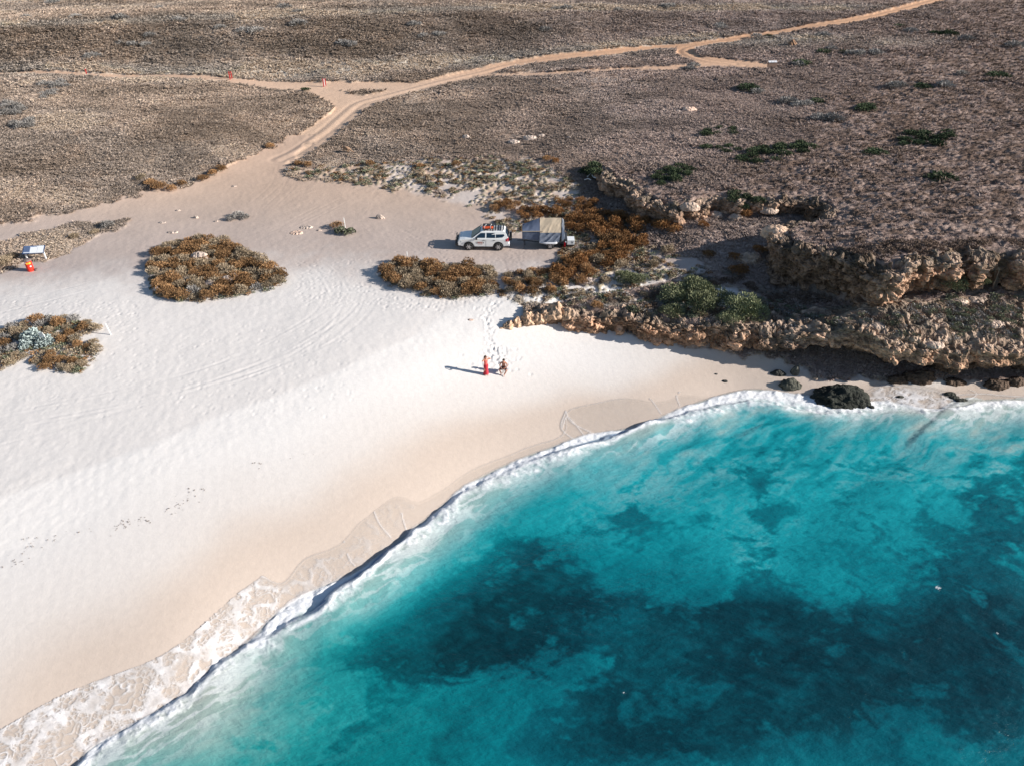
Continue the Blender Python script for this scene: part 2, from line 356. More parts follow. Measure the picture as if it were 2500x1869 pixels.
# ------------------------------------------------------------------ ground cover zones (as surveyed) and colours
SAND = [(-900, 560), (-300, 545), (0, 493), (60, 478), (150, 455), (250, 431), (330, 413), (400, 399), (450, 376), (500, 356), (560, 327), (600, 309), (640, 290), (700, 286),
        (655, 320), (628, 348), (612, 372), (640, 388), (760, 392), (900, 402), (1000, 424), (1060, 458), (1110, 492), (1200, 500), (1270, 506), (1300, 520), (1285, 545), (1200, 585), (1095, 600), (1080, 640), (1120, 655),
        (1180, 668), (1230, 690), (1300, 705), (1400, 725), (1500, 750), (1600, 765), (1700, 785), (1760, 810), (1900, 820), (2300, 830), (2900, 820), (2900, 3000), (-900, 3000)]
WEDGE = [(-600, 600), (-100, 548), (0, 520), (90, 500), (180, 483), (275, 476), (278, 484), (245, 500), (200, 520), (140, 553), (100, 560), (58, 568), (0, 590), (-100, 612), (-600, 660)]
SCRUB = [(620, 372), (660, 386), (800, 402), (950, 420), (1050, 470), (1110, 500), (1200, 505), (1240, 470), (1260, 400), (1150, 345), (900, 345), (700, 360)]
DUNE_VEG = [(1085, 640), (1090, 600), (1200, 585), (1290, 545), (1320, 520), (1500, 560), (1560, 620), (1640, 640), (1700, 700), (1600, 710), (1400, 690), (1250, 675), (1150, 655)]
def road_world(pts, z=4.5):
    out = []
    for a, b in pts:
        x, y, _ = ground(a, b, z); out.append((x, y))
    return smooth_line(out, 4)
ROADS = [(road_world([(600, 345), (640, 325), (700, 283), (742, 247), (775, 222), (830, 207), (880, 194), (950, 176), (1040, 156), (1100, 140), (1200, 125), (1300, 114), (1400, 104), (1480, 98), (1560, 88), (1700, 66), (1850, 42), (1940, 22), (2020, 0), (2100, -24), (2200, -45)]), 2.5, 1.5),
         (road_world([(560, 183), (640, 189), (700, 199), (745, 214), (765, 228)]), 1.8, 2.8),
         (road_world([(-300, 158), (0, 160), (200, 162), (400, 166), (500, 174), (600, 182), (700, 186), (800, 186), (900, 188)]), 0.7, 2.6),
         (road_world([(1030, 163), (1100, 162), (1150, 160), (1250, 155), (1350, 151), (1440, 147), (1500, 143), (1600, 140)]), 1.2, 1.4),
         (road_world([(1560, 88), (1500, 99), (1478, 108), (1490, 120), (1530, 132), (1580, 137)]), 1.5, 1.5),
         (road_world([(1540, 132), (1600, 138), (1650, 142)]), 3.0, 2.0)]
TRACKS = [[(1000, 575), (950, 590), (880, 640)], [(728, 690), (705, 715), (650, 755), (560, 800), (400, 850), (200, 905), (0, 960)], [(745, 640), (735, 670), (700, 705), (600, 765), (480, 815), (300, 870), (0, 930)],
          [(700, 620), (695, 655), (660, 690), (560, 745), (430, 800), (250, 850), (0, 900)], [(785, 650), (760, 690), (700, 740), (620, 780), (500, 830)], [(560, 500), (590, 500), (640, 470), (700, 440)],
          [(580, 508), (640, 485), (720, 445)], [(300, 600), (200, 610), (80, 640), (-50, 660)], [(310, 620), (200, 628), (90, 655), (-50, 690)], [(600, 360), (585, 400), (540, 440)], [(625, 372), (610, 410), (570, 450)],
          [(1095, 585), (1085, 560), (1060, 545)], [(840, 505), (900, 540), (940, 580)], [(640, 560), (690, 590), (720, 640)]]
rs = np.random.RandomState(7)
def detail(X, Y):
    """full ground: height, albedo, roughness class and zone number (0 grassland 1 rocky 2 beach 3 clearing 4 road)"""
    qx, _ = proj(X, Y, 2.5 + 0 * X)
    h, s1, s2 = base_height(X, Y, (lerp(0.75, 4.3, sm(1590, 1660, qx)), 1.1), True)
    PX, PY = proj(X, Y, h)
    dist = np.hypot(X, Y)
    wob = (fbm(X / 1.3, Y / 1.3, 4, 3) - 0.5)
    pxm = F0 / np.maximum(Y * CP + (CAMZ - h) * SP, 5)          # survey units per metre
    s_sand = coarse(lambda a, b: sdist(a, b, SAND), PX, PY) / pxm * 1.6 + wob * 2.2
    s_wedge = coarse(lambda a, b: sdist(a, b, WEDGE), PX, PY) / pxm * 1.6 + wob * 1.6
    sand = sm(-0.25, 0.25, s_sand) * (1 - sm(-0.2, 0.2, s_wedge))
    road = np.zeros(X.shape)
    for pts, w0, w1 in ROADS:
        d, par = near_dist(X, Y, pts); w = lerp(w0, w1, par / (len(pts) - 1))
        road = np.maximum(road, 1 - sm(w - 0.25, w + 0.25, d + wob * 1.2))
    scrub = sm(-1.0, 1.0, coarse(lambda a, b: sdist(a, b, SCRUB), PX, PY) / pxm * 1.6 + wob * 2)
    dveg = sm(-0.6, 0.6, coarse(lambda a, b: sdist(a, b, DUNE_VEG), PX, PY) / pxm * 1.6 + wob * 2)
    inland = look(_TS, X, Y)
    # rocky land: the high plateau right of a ragged line, and the low ledge
    edge_r = sm(1450, 1950, PX + (fbm(X / 9, Y / 9, 3, 5) - 0.5) * 500 + (PY - 250) * 0.9)
    plateau = sm(0.0, 1.5, s2) * edge_r
    nearedge = (sm(-0.8, 0.2, s2) * (1 - sm(1.0, 4.0, s2 + wob * 3))) * sm(1255, 1300, PX) * sm(345, 375, PY)
    ledge = sm(-0.6, 0.3, s1) * (1 - sm(-0.8, 0.0, s2)) * sm(1560, 1720, PX + wob * 60)
    ledge = np.maximum(ledge, sm(-0.6, 0.3, s1) * (1 - sm(1.0, 2.6, s1 + wob * 2)) * (1 - sm(-0.8, 0, s2)))
    rocky = np.clip(np.maximum(np.maximum(plateau, nearedge), ledge), 0, 1) * (1 - road)
    # ---- relief
    c1, c2, cid = worley(X / 0.46 + 0.45 * Y + 0.5 * wob, Y / 0.42, 11)
    cl = np.clip(1 - (c1 / 0.62) ** 2, 0, 1)
    big = fbm(X / 5.5, Y / 5.5, 3, 21)
    gamp = lerp(0.07, 0.12, sm(60, 150, dist))
    hg = gamp * cl * (0.55 + 0.9 * cid) + 0.5 * (big - 0.5) + 0.18 * (fbm(X / 0.9, Y / 0.9, 3, 33) - 0.5)
    k1, k2, kid = worley(X / 0.85 + 0.3 * fbm(X, Y, 2, 40), Y / 0.85, 41)
    rid = ridged(X / 1.5, Y / 1.5, 4, 51)
    hr = 0.34 * (rid - 0.5) + 0.20 * np.clip(k2 - k1, 0, 0.6) + 0.26 * (fbm(X / 3.2, Y / 3.2, 2, 57) - 0.5)
    rip = 0.004 * np.sin((X * 0.9 + Y * 0.35) * 9 + 6 * fbm(X / 1.6, Y / 1.6, 2, 61))
    hs = 0.035 * (fbm(X / 1.1, Y / 1.1, 4, 71) - 0.5) + 0.10 * (fbm(X / 9, Y / 9, 2, 75) - 0.5) + rip * 0.35
    smoothb = sm(13.5, 11.0, inland) * sm(-100, 2500, 3000 - PX)
    hs = hs + 0.018 * (fbm(X / .35, Y / .5, 2, 77) - .5) * (1 - smoothb)
    hs = lerp(hs, 0.012 * (fbm(X / 2, Y / 2, 2, 79) - 0.5) + rip * 0.25 * sm(4, 9, inland), smoothb)
    # scattered low tufts over the scrub and dune zones
    t1, t2, tid = worley(X / 0.7 + 0.2 * wob, Y / 0.62, 81)
    patch = fbm(X / 2.6, Y / 2.6, 3, 85)
    tuft_s = (tid < 0.75 * sm(0.38, 0.62, patch + 0.25 * sm(445, 380, PY) + 0.2 * sm(1000, 1150, PX))) * np.clip(1 - (t1 / 0.42) ** 2, 0, 1) * scrub
    tuft_d = (tid < 1.15 * sm(0.36, 0.66, patch)) * np.clip(1 - (t1 / 0.45) ** 2, 0, 1) * dveg
    tuft = np.maximum(tuft_s, tuft_d) * (1 - road)
    hh = lerp(hg, hr, rocky)
    open_s = np.clip(np.maximum(np.maximum(sand, scrub), dveg * (1 - rocky)), 0, 1)
    hh = lerp(hh, hs + 0.2 * tuft, open_s * (1 - 0.9 * rocky))
    hh = lerp(hh, 0.04 * (fbm(X / 0.9, Y / 0.9, 3, 91) - 0.5) - 0.10, road * (1 - sand))
    hh = hh * (1 - sm(-0.3, -1.0, inland))
    # road centre hump and wheel ruts
    for pts, w0, w1 in ROADS[:1] + ROADS[3:5]:
        d, _ = near_dist(X, Y, pts); hh = hh + 0.05 * np.exp(-(d / 0.35) ** 2) - 0.05 * np.exp(-((d - 0.85) / 0.3) ** 2)
    return h + hh, dict(h=h, s1=s1, s2=s2, PX=PX, PY=PY, sand=sand, road=road, scrub=scrub, dveg=dveg, inland=inland, rocky=rocky, cl=cl, cid=cid, c1=c1, big=big, k1=k1, k2=k2, kid=kid, rid=rid, tuft=tuft, tid=tid, wob=wob, open_s=open_s, dist=dist, patch=patch, edge_r=edge_r)
def V3(a): return np.array(a)[None, None, :] if True else a
def mix(a, b, t): return a + (b - a) * t[..., None]
def colours(X, Y, D):
    n1 = fbm(X / 2.1, Y / 2.1, 4, 101); n2 = fbm(X / 0.4, Y / 0.4, 3, 103); n3 = fbm(X / 14, Y / 14, 3, 105)
    g = mix(V3((.225, .165, .12)), V3((.39, .30, .225)), np.clip(D['cl'] * 0.7 + (n2 - 0.5) * 0.9 + 0.1, 0, 1))
    g = mix(g, V3((.40, .335, .275)), sm(0.45, 0.65, n3) * 0.5)
    g = mix(g, V3((.47, .34, .24)), sm(0.60, 0.74, n1) * 0.5)                               # bare orange earth between tussocks
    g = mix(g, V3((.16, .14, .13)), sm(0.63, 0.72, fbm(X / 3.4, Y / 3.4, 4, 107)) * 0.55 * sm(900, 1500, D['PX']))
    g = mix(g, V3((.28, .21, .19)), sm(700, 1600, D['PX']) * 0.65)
    g = g * (1 - 0.40 * np.exp(-((D['PY'] - np.interp(D['PX'], [-500, 0, 600, 1200, 2212], [105, 102, 92, 66, 30])) / 30) ** 2) * sm(1700, 1100, D['PX']))[..., None]  # far slope band: browner cover with the ridge shading painted in
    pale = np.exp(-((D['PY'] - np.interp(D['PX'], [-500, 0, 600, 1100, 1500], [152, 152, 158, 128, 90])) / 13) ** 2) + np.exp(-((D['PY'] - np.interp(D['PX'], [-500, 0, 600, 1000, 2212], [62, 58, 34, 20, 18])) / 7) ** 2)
    g = mix(g, V3((.47, .42, .35)), np.clip(pale, 0, 1) * 0.75)  # pale valley and crest grass, strengthened to stand in for lit relief
    blot = fbm(X / 8, Y / 6, 4, 131); g = g * (0.72 + 0.56 * sm(.36, .64, blot))[..., None]
    r = mix(V3((.22, .155, .13)), V3((.39, .29, .24)), np.clip((n2 - 0.35) * 2.2, 0, 1))
    r = mix(r, V3((.11, .07, .05)), sm(0.44, 0.58, fbm(X / 1.15, Y / 0.8, 4, 111) + 0.10 * (n3 - 0.5)) * 0.85 * sm(0.5, 2, D['s2']))
    r = mix(r, V3((.17, .15, .12)), sm(0.52, 0.64, fbm(X / 1.6, Y / 1.1, 4, 113)) * 0.8 * (1 - sm(-0.5, 0.3, D['s2'])))
    r = mix(r, V3((.25, .17, .12)), np.clip(0.12 - (D['k2'] - D['k1']), 0, 0.12) * 4)
    col = mix(g, r, D['rocky'])
    # sand: tan clearing inland, white towards the beach
    PX, PY = D['PX'], D['PY']
    line = np.interp(PX, [-300, 0, 200, 340, 560, 640, 780, 900, 1100, 1300, 2300], [640, 622, 600, 590, 575, 566, 580, 592, 596, 610, 640]) + 34 * (n1 - 0.5) * 2
    white = sm(-48, 52, PY - line)
    pan = mix(V3((.50, .415, .365)), V3((.55, .42, .33)), sm(540, 400, PY) * 1.0)
    pan = mix(pan, V3((.61, .42, .30)), sm(470, 300, PY) * 0.6)
    pan = mix(pan, V3((.62, .56, .52)), D['scrub'] * sm(700, 850, PX) * 0.75 * sm(.35, .6, n1))
    pan = mix(pan, V3((.43, .375, .35)), np.exp(-((PX - 250) / 380) ** 2 - ((PY - 585) / 30) ** 2) * .6)
    pan = pan * V3((.91, .895, .89)) * (0.93 + 0.14 * n1)[..., None]
    s = mix(pan, V3((.70, .658, .622)) * (0.975 + 0.05 * n1)[..., None], white)
    bx = np.interp(PX, [-500, 0, 150, 300, 450, 600, 750, 880, 980, 1060, 1150, 1300], [1250, 1072, 1022, 968, 908, 852, 790, 730, 668, 640, 600, 560])
    low_b = sm(-6, 10, PY - bx + 8 * (n1 - .5))
    s = mix(s, s * V3((.955, .95, .945)), white * (1 - low_b))
    s = mix(s, V3((.735, .695, .655)), low_b * white * 0.9)
    s = mix(s, V3((.67, .63, .60)), low_b * sm(90, 190, PY - bx) * 0.45 * white)
    # wet margin
    wl = D['inland'] + 1.6 * (fbm(X / 5, Y / 5, 3, 121) - 0.5)
    bw = np.interp(PX, [0, 500, 1000, 1300, 1500, 1700, 2200], [12, 11, 8.6, 7.0, 7.2, 5, 3.4])
    damp = sm(1.25, 0.45, wl / bw)
    wet = sm(0.72, 0.30, wl / bw)
    s = mix(s, V3((.60, .535, .48)), damp * 0.75)
    s = mix(s, V3((.52, .42, .345)), wet * 0.85)
    so = mix(s, V3((.30, .25, .175)) * (0.8 + 0.5 * D['tid'])[..., None], np.clip(D['tuft'] * 2.2, 0, 1) * (PY < 720))
    col = mix(col, so, D['open_s'] * (1 - D['rocky']))
    col = mix(col, mix(V3((.60, .42, .30)), V3((.56, .33, .20)), sm(200, 90, PY)) * (0.92 + 0.16 * n1)[..., None], D['road'] * (1 - D['sand']))
    rough = np.clip(1 - D['open_s'] * (1 - D['rocky']) * 0.93 - D['road'] * 0.8, 0.0, 1)
    return np.clip(col, 0.01, 0.9), rough

def dents(X, Y, H):
    """footprints and tyre tracks pressed into the sand"""
    for t in TRACKS:
        w = smooth_line([ground(a, b)[:2] for a, b in t], 5)
        x0, y0 = w.min(0) - 1.5; x1, y1 = w.max(0) + 1.5
        m = (X > x0) & (X < x1) & (Y > y0) & (Y < y1)
        for off in (0.0, 1.5):
            ww = w + np.array([off * 0.8, off * 0.6]); d, _, _ = seg_dist(X[m], Y[m], ww)
            br = 0.5 + 0.8 * vn(X[m] / 1.7, Y[m] / 1.7, 5)
            H[m] += 0.22 * br * (-0.035 * np.exp(-(d / 0.12) ** 2) + 0.02 * np.exp(-((d - 0.24) / 0.09) ** 2))
    path = smooth_line([(1072, 655), (1060, 668), (1050, 690), (1055, 712), (1058, 735), (1070, 752), (1070, 768), (1076, 780)], 8)
    pts = []
    for a, b in path:
        for k in range(2): pts.append((a + rs.normal(0, 5), b + rs.normal(0, 2.5), 1))
    for k in range(46): pts.append((1075 + rs.normal(0, 14), 758 + rs.normal(0, 5), 0.7))
    for k in range(60): pts.append((1078 + rs.normal(0, 26), 785 + rs.normal(0, 12), 0.9))
    for k in range(160): pts.append((rs.uniform(820, 1080), 655 + rs.normal(0, 12), 0.55))
    for k in range(230): pts.append((rs.uniform(640, 860), rs.uniform(560, 660), 0.5))
    for k in range(260): pts.append((rs.uniform(850, 1260), rs.uniform(490, 600), 0.6))
    for k in range(240): pts.append((rs.uniform(-40, 300), rs.uniform(650, 720), 0.5))
    for k in range(200): pts.append((rs.uniform(60, 760), rs.uniform(700, 900), 0.4))
    A = np.array(pts); xs, ys, _ = ground_arr(A[:, 0], A[:, 1], 2.5)
    for x, y, s in zip(xs, ys, A[:, 2]):
        j = np.abs(Y[:, 0] - y).argmin(); i = np.abs(X[j] - x).argmin()
        sl = (slice(max(j - 5, 0), j + 6), slice(max(i - 6, 0), i + 7))
        d = np.hypot((X[sl] - x), (Y[sl] - y) * 0.7) / 0.12
        H[sl] += s * 0.33 * (-0.10 * np.exp(-d * d) + 0.03 * np.exp(-(d - 1.5) ** 2 * 3))

# ------------------------------------------------------------------ the ground, one continuous sheet cut by kind of cover
GX, GY = fan_grid(-44, 1790, 2.4, W0 / 2 - 1340, W0 / 2 + 1340, 2.55, 3.0)
GH, GD = detail(GX, GY)
dents(GX, GY, GH)
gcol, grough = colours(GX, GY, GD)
GP = np.stack([GX, GY, GH], -1); GN = grid_normals(GP)
gq = grid_quads(*GX.shape)
flat = lambda a: a.reshape(-1, *a.shape[2:])
zone = np.zeros(GX.shape, int)
zone[GD['rocky'] > 0.5] = 1
op = (GD['open_s'] * (1 - GD['rocky']) > 0.5)
zone[op & (GD['PY'] < 600)] = 3; zone[op & (GD['PY'] >= 600)] = 2
zone[(GD['road'] > 0.5) & (GD['sand'] < 0.5)] = 4
fz = flat(zone)[gq[:, 0]]; keep_all = flat(GD['inland'])[gq].max(1) > -7.0
attrs = {'col': ('FLOAT_COLOR', flat(gcol)), 'rough': ('FLOAT', flat(grough))}
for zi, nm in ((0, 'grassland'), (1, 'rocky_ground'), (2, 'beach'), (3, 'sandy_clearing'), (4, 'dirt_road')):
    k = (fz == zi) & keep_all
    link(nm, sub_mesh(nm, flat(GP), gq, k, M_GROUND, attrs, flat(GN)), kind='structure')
# sea bed beyond the beach, a plain sheet falling away
sb_x = np.linspace(-1, 1, 60)[None, :] * np.linspace(200, 900, 40)[:, None]; sb_y = np.repeat(np.linspace(-400, 40, 40)[:, None], 60, 1)
_d, _p, _s = seg_dist(sb_x, sb_y, shore_w)
sb_z = np.where(_s < 0, -3.2 - np.clip(_d, 0, 80) * 0.05, -3.2)
link('sea_bed', make_mesh('sea_bed', np.stack([sb_x, sb_y, sb_z], -1).reshape(-1, 3), grid_quads(40, 60), M_GROUND,
     {'col': ('FLOAT_COLOR', np.full((2400, 3), 0.4)), 'rough': ('FLOAT', np.zeros(2400))}), kind='structure')

# interpolation of the finished ground for standing things on it
def ground_z(x, y):
    H, _ = detail(np.array([[float(x)]]), np.array([[float(y)]])); return float(H[0, 0])
def at(px, py, z0=3.0):
    x, y, z = ground(px, py, z0); return Vector((x, y, ground_z(x, y)))
# ------------------------------------------------------------------ rock faces: swept, craggy sheets hung from the two rims
def rock_material(name='weathered_rock', bump=0.9):
    m, nt, b, o = new_mat(name)
    at = N(nt, 'ShaderNodeAttribute', attribute_name='col'); tc = N(nt, 'ShaderNodeTexCoord')
    n1 = N(nt, 'ShaderNodeTexNoise'); n1.inputs['Scale'].default_value = 2.6; n1.inputs['Detail'].default_value = 9; n1.inputs['Roughness'].default_value = 0.7
    nt.links.new(tc.outputs['Object'], n1.inputs['Vector'])
    mr = N(nt, 'ShaderNodeMapRange'); mr.inputs['From Min'].default_value = 0.3; mr.inputs['From Max'].default_value = 0.7; mr.inputs['To Min'].default_value = 0.62; mr.inputs['To Max'].default_value = 1.3
    nt.links.new(n1.outputs['Fac'], mr.inputs['Value'])
    vm = N(nt, 'ShaderNodeVectorMath', operation='MULTIPLY'); nt.links.new(at.outputs['Color'], vm.inputs[0]); nt.links.new(mr.outputs[0], vm.inputs[1])
    nt.links.new(vm.outputs[0], b.inputs['Base Color']); b.inputs['Roughness'].default_value = 0.95; b.inputs['Specular IOR Level'].default_value = 0.2
    vo = N(nt, 'ShaderNodeTexVoronoi', feature='DISTANCE_TO_EDGE'); vo.inputs['Scale'].default_value = 2.3
    n2 = N(nt, 'ShaderNodeTexNoise'); n2.inputs['Scale'].default_value = 3.5; n2.inputs['Detail'].default_value = 8
    nt.links.new(tc.outputs['Object'], n2.inputs['Vector']); nt.links.new(tc.outputs['Object'], vo.inputs['Vector'])
    ad = N(nt, 'ShaderNodeMath', operation='ADD'); nt.links.new(vo.outputs['Distance'], ad.inputs[0]); nt.links.new(n2.outputs['Fac'], ad.inputs[1])
    bp = N(nt, 'ShaderNodeBump'); bp.inputs['Strength'].default_value = bump; bp.inputs['Distance'].default_value = 0.25
    nt.links.new(ad.outputs[0], bp.inputs['Height']); nt.links.new(bp.outputs[0], b.inputs['Normal'])
    return m
M_ROCK = rock_material()

def resample(P, step):
    d = np.r_[0, np.cumsum(np.hypot(*(np.diff(P[:, :2], axis=0).T)))]; s = np.arange(0, d[-1], step)
    return np.stack([np.interp(s, d, P[:, k]) for k in range(P.shape[1])], 1), s
def rock_face(name, rim, zfoot_fn, under_fn, seed, step=0.115, nt_=104, inland=2.2, face_fn=None, warm_fn=None, top_fn=None):
    P, s = resample(rim, step)
    k = 9; ker = np.hanning(k * 2 + 1); ker /= ker.sum()
    Q = np.stack([np.convolve(np.pad(P[:, i], k, 'edge'), ker, 'valid') for i in range(3)], 1)
    T = np.gradient(Q[:, :2], axis=0); T /= np.linalg.norm(T, axis=1, keepdims=True); Nn = np.stack([T[:, 1], -T[:, 0]], 1)
    z0 = s * 0
    px0, _ = proj(Q[:, 0], Q[:, 1], Q[:, 2]); inland = inland(px0) if callable(inland) else z0 + inland
    but = 1.5 * (fbm(s / 2.6, z0 + seed, 2, seed) - 0.5) + 0.8 * (fbm(s / 0.9, z0 + seed, 2, seed + 3) - 0.5)     # buttresses along the rim
    px, py = proj(Q[:, 0], Q[:, 1], Q[:, 2])
    zt = Q[:, 2] + 0.35 * (fbm(s / 1.4, z0 + 5, 3, seed + 7) - 0.5)
    xf = Q[:, 0] + Nn[:, 0] * 1.4; yf = Q[:, 1] + Nn[:, 1] * 1.4
    zf = zfoot_fn(xf, yf) - 0.35
    Hh = np.maximum(zt - zf, 0.3)
    U = under_fn(px) * (0.75 + 0.5 * vn(s / 3.0, z0, seed + 11)) ; fc = (face_fn(px) if face_fn else 0.45 + 0 * px) + 0.3 * (vn(s / 2.2, z0 + 3, seed + 12) - 0.5)
    # profile stations: (fraction of sheet, outward offset, height)
    st = [0, 0.10, 0.26, 0.40, 0.47, 0.55, 0.72, 0.84, 1.0]
    off = [-inland, -inland * 0.82, z0 - 0.7, z0 - 0.1, z0 + 0.14, z0 + 0.24, 0.12 - U * 0.15, 0.15 - U, 0.45 - U * 0.8]
    hgt = [z0 - 0.55, z0 - 0.10, z0 + 0.10, z0 + 0.05, -0.12 * Hh, -0.28 * Hh, -np.clip(fc + 0.1, 0.3, 0.85) * Hh, -np.clip(fc + 0.3, 0.5, 0.93) * Hh, -Hh]
    t = np.linspace(0, 1, nt_)
    O = np.array([[np.interp(tt, st, [o[i] for o in off]) for tt in t] for i in range(len(s))])
    Z = np.array([[np.interp(tt, st, [h[i] for h in hgt]) for tt in t] for i in range(len(s))])
    kk = np.hanning(7); kk /= kk.sum()
    O = np.apply_along_axis(lambda r: np.convolve(np.pad(r, 3, 'edge'), kk, 'valid'), 1, O); Z = np.apply_along_axis(lambda r: np.convolve(np.pad(r, 3, 'edge'), kk, 'valid'), 1, Z)
    fade = sm(0.0, 0.20, t)[None, :]
    O = O + but[:, None] * sm(0.12, 0.42, t)[None, :]
    X = Q[:, 0, None] + Nn[:, 0, None] * O; Y = Q[:, 1, None] + Nn[:, 1, None] * O; Zw = zt[:, None] + Z
    # on the flat inland part follow the real ground, a little proud of it
    gh = top_fn(X, Y) if top_fn else base_height(X, Y, 0.2); wgt = sm(0.42, 0.22, t)[None, :]
    Zw = lerp(Zw, np.maximum(gh, Zw - 0.6) + 0.05 - 0.6 * sm(0.08, 0.0, t)[None, :], wgt)
    Pn = np.stack([X, Y, Zw], -1); nrm = grid_normals(Pn)
    nrm *= np.where((nrm[:, nt_ // 2, 0] * Nn[:, 0] + nrm[:, nt_ // 2, 1] * Nn[:, 1])[:, None, None] < 0, -1, 1)
    a = fbm3(Pn / 1.7, 3, seed + 21, True); b = fbm3(Pn / 0.62 + 9, 4, seed + 31, True); c = fbm3(Pn * np.array([1, 1, 0.6]) / 0.28, 3, seed + 41)
    pit = sm(.60, .72, fbm3(Pn / .8 + 17, 3, seed + 61)); disp = 1.0 * (a - 0.62) + 0.70 * (b - 0.62) + 0.42 * (c - 0.5) - 0.28 * pit
    w1, w2, wi = worley3(Pn * np.array([1, 1, 1.5]) / 0.95 + 0.5 * a[..., None], seed + 71); v1, v2, vi = worley3(Pn * np.array([1, 1, 1.4]) / 0.40 + 0.4 * b[..., None], seed + 81)
    disp = 0.55 * disp + 0.62 * (wi - .5) * sm(.0, .16, w2 - w1) - 0.22 * sm(.16, .0, w2 - w1) + 0.26 * (vi - .5) * sm(0, .18, v2 - v1) - 0.10 * sm(.18, 0, v2 - v1)
    calm = (np.interp(px, [1620, 1760], [1, .55]) if seed < 500 else px * 0 + .85)[:, None]; disp = disp * calm
    strat = (0.10 + 0.10 * (1 - calm)) * np.sin(Zw * 7 + 4 * a)                       # soft bedding
    dsc = np.clip(Hh / 2.4, 0.28, 1.0)[:, None] * (0.35 + 0.65 * fade)
    Pn = Pn + nrm * ((disp + strat * 0.6) * dsc)[..., None]
    Pn[..., 2] = np.where(t[None, :] < 0.1, np.minimum(Pn[..., 2], gh - 0.25 + 3 * t[None, :]), Pn[..., 2])
    warm = (warm_fn(px) if warm_fn else px * 0 + 0.5)[:, None, None]
    top = sm(0.52, 0.34, t)[None, :, None]
    base = lerp(np.array((.40, .265, .185)), np.array((.50, .30, .19)), warm)
    col = lerp(base, np.array((.40, .29, .215)), top)
    col = col * (0.62 + 0.75 * np.clip((b - 0.45) * 2, 0, 1))[..., None]
    col = col * (0.75 + 0.5 * wi)[..., None] * (0.55 + 0.45 * sm(0, .14, v2 - v1))[..., None]
    veg = sm(.50, .60, fbm3(Pn / 1.3 + 3, 4, seed + 91)) * top[..., 0]; col = mix(col, V3((.13, .11, .085)), veg * .8)
    col = mix(col, V3((.16, .10, .06)), sm(0.55, 0.66, fbm3(Pn / 0.9 + 31, 3, seed + 51)) * 0.6)
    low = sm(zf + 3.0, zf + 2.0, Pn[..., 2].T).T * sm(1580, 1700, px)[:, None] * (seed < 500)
    col = mix(col, V3((.045, .034, .028)), low * 0.92)  # cave shade painted in: undercut rock blackened towards the sea cliff foot
    if seed > 500: col = col * np.interp(px, [1640, 1700, 1880, 1930], [1, .62, .62, 1])[:, None, None]  # shadow on the left part of the upper wall put into its colour
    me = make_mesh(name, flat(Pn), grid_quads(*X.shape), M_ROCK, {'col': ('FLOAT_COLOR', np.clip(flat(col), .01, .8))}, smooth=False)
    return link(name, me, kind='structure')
und1 = lambda px: np.interp(px, [1100, 1560, 1620, 1700, 1760, 1950, 2090, 2100, 2212, 2700], [0.2, 0.25, 1.2, 2.0, 3.2, 3.0, 2.8, 2.8, 2.6, 2.2])
fac1 = lambda px: np.interp(px, [1100, 1580, 1640, 1760, 1850, 1950, 2050, 2212], [0.6, 0.6, 0.20, 0.18, 0.22, 0.28, 0.32, 0.32])
rock_face('rocky_cliff', rim1_w, lambda x, y: look(_TL, x, y), und1, 300, nt_=128, inland=lambda px: lerp(2.0, 5.6, sm(1590, 1650, px)), top_fn=lambda X, Y: look(_TM, X, Y), face_fn=fac1, warm_fn=lambda px: np.interp(px, [1100, 1500, 1600, 1700, 1800, 2050], [.95, .95, .7, .3, .4, 1.0]))  # warm: sunlit tone painted on the beach band, ochre rock far right
def foot2(x, y):
    return lerp(look(_TL, x, y), look(_TM, x, y), sm(-0.45, 0.25, look(_T1, x, y)))
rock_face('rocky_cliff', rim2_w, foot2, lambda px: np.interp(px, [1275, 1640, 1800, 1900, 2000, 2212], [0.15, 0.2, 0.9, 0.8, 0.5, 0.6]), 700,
          step=0.125, warm_fn=lambda px: 0.2 + 0.6 * sm(1850, 2000, px))

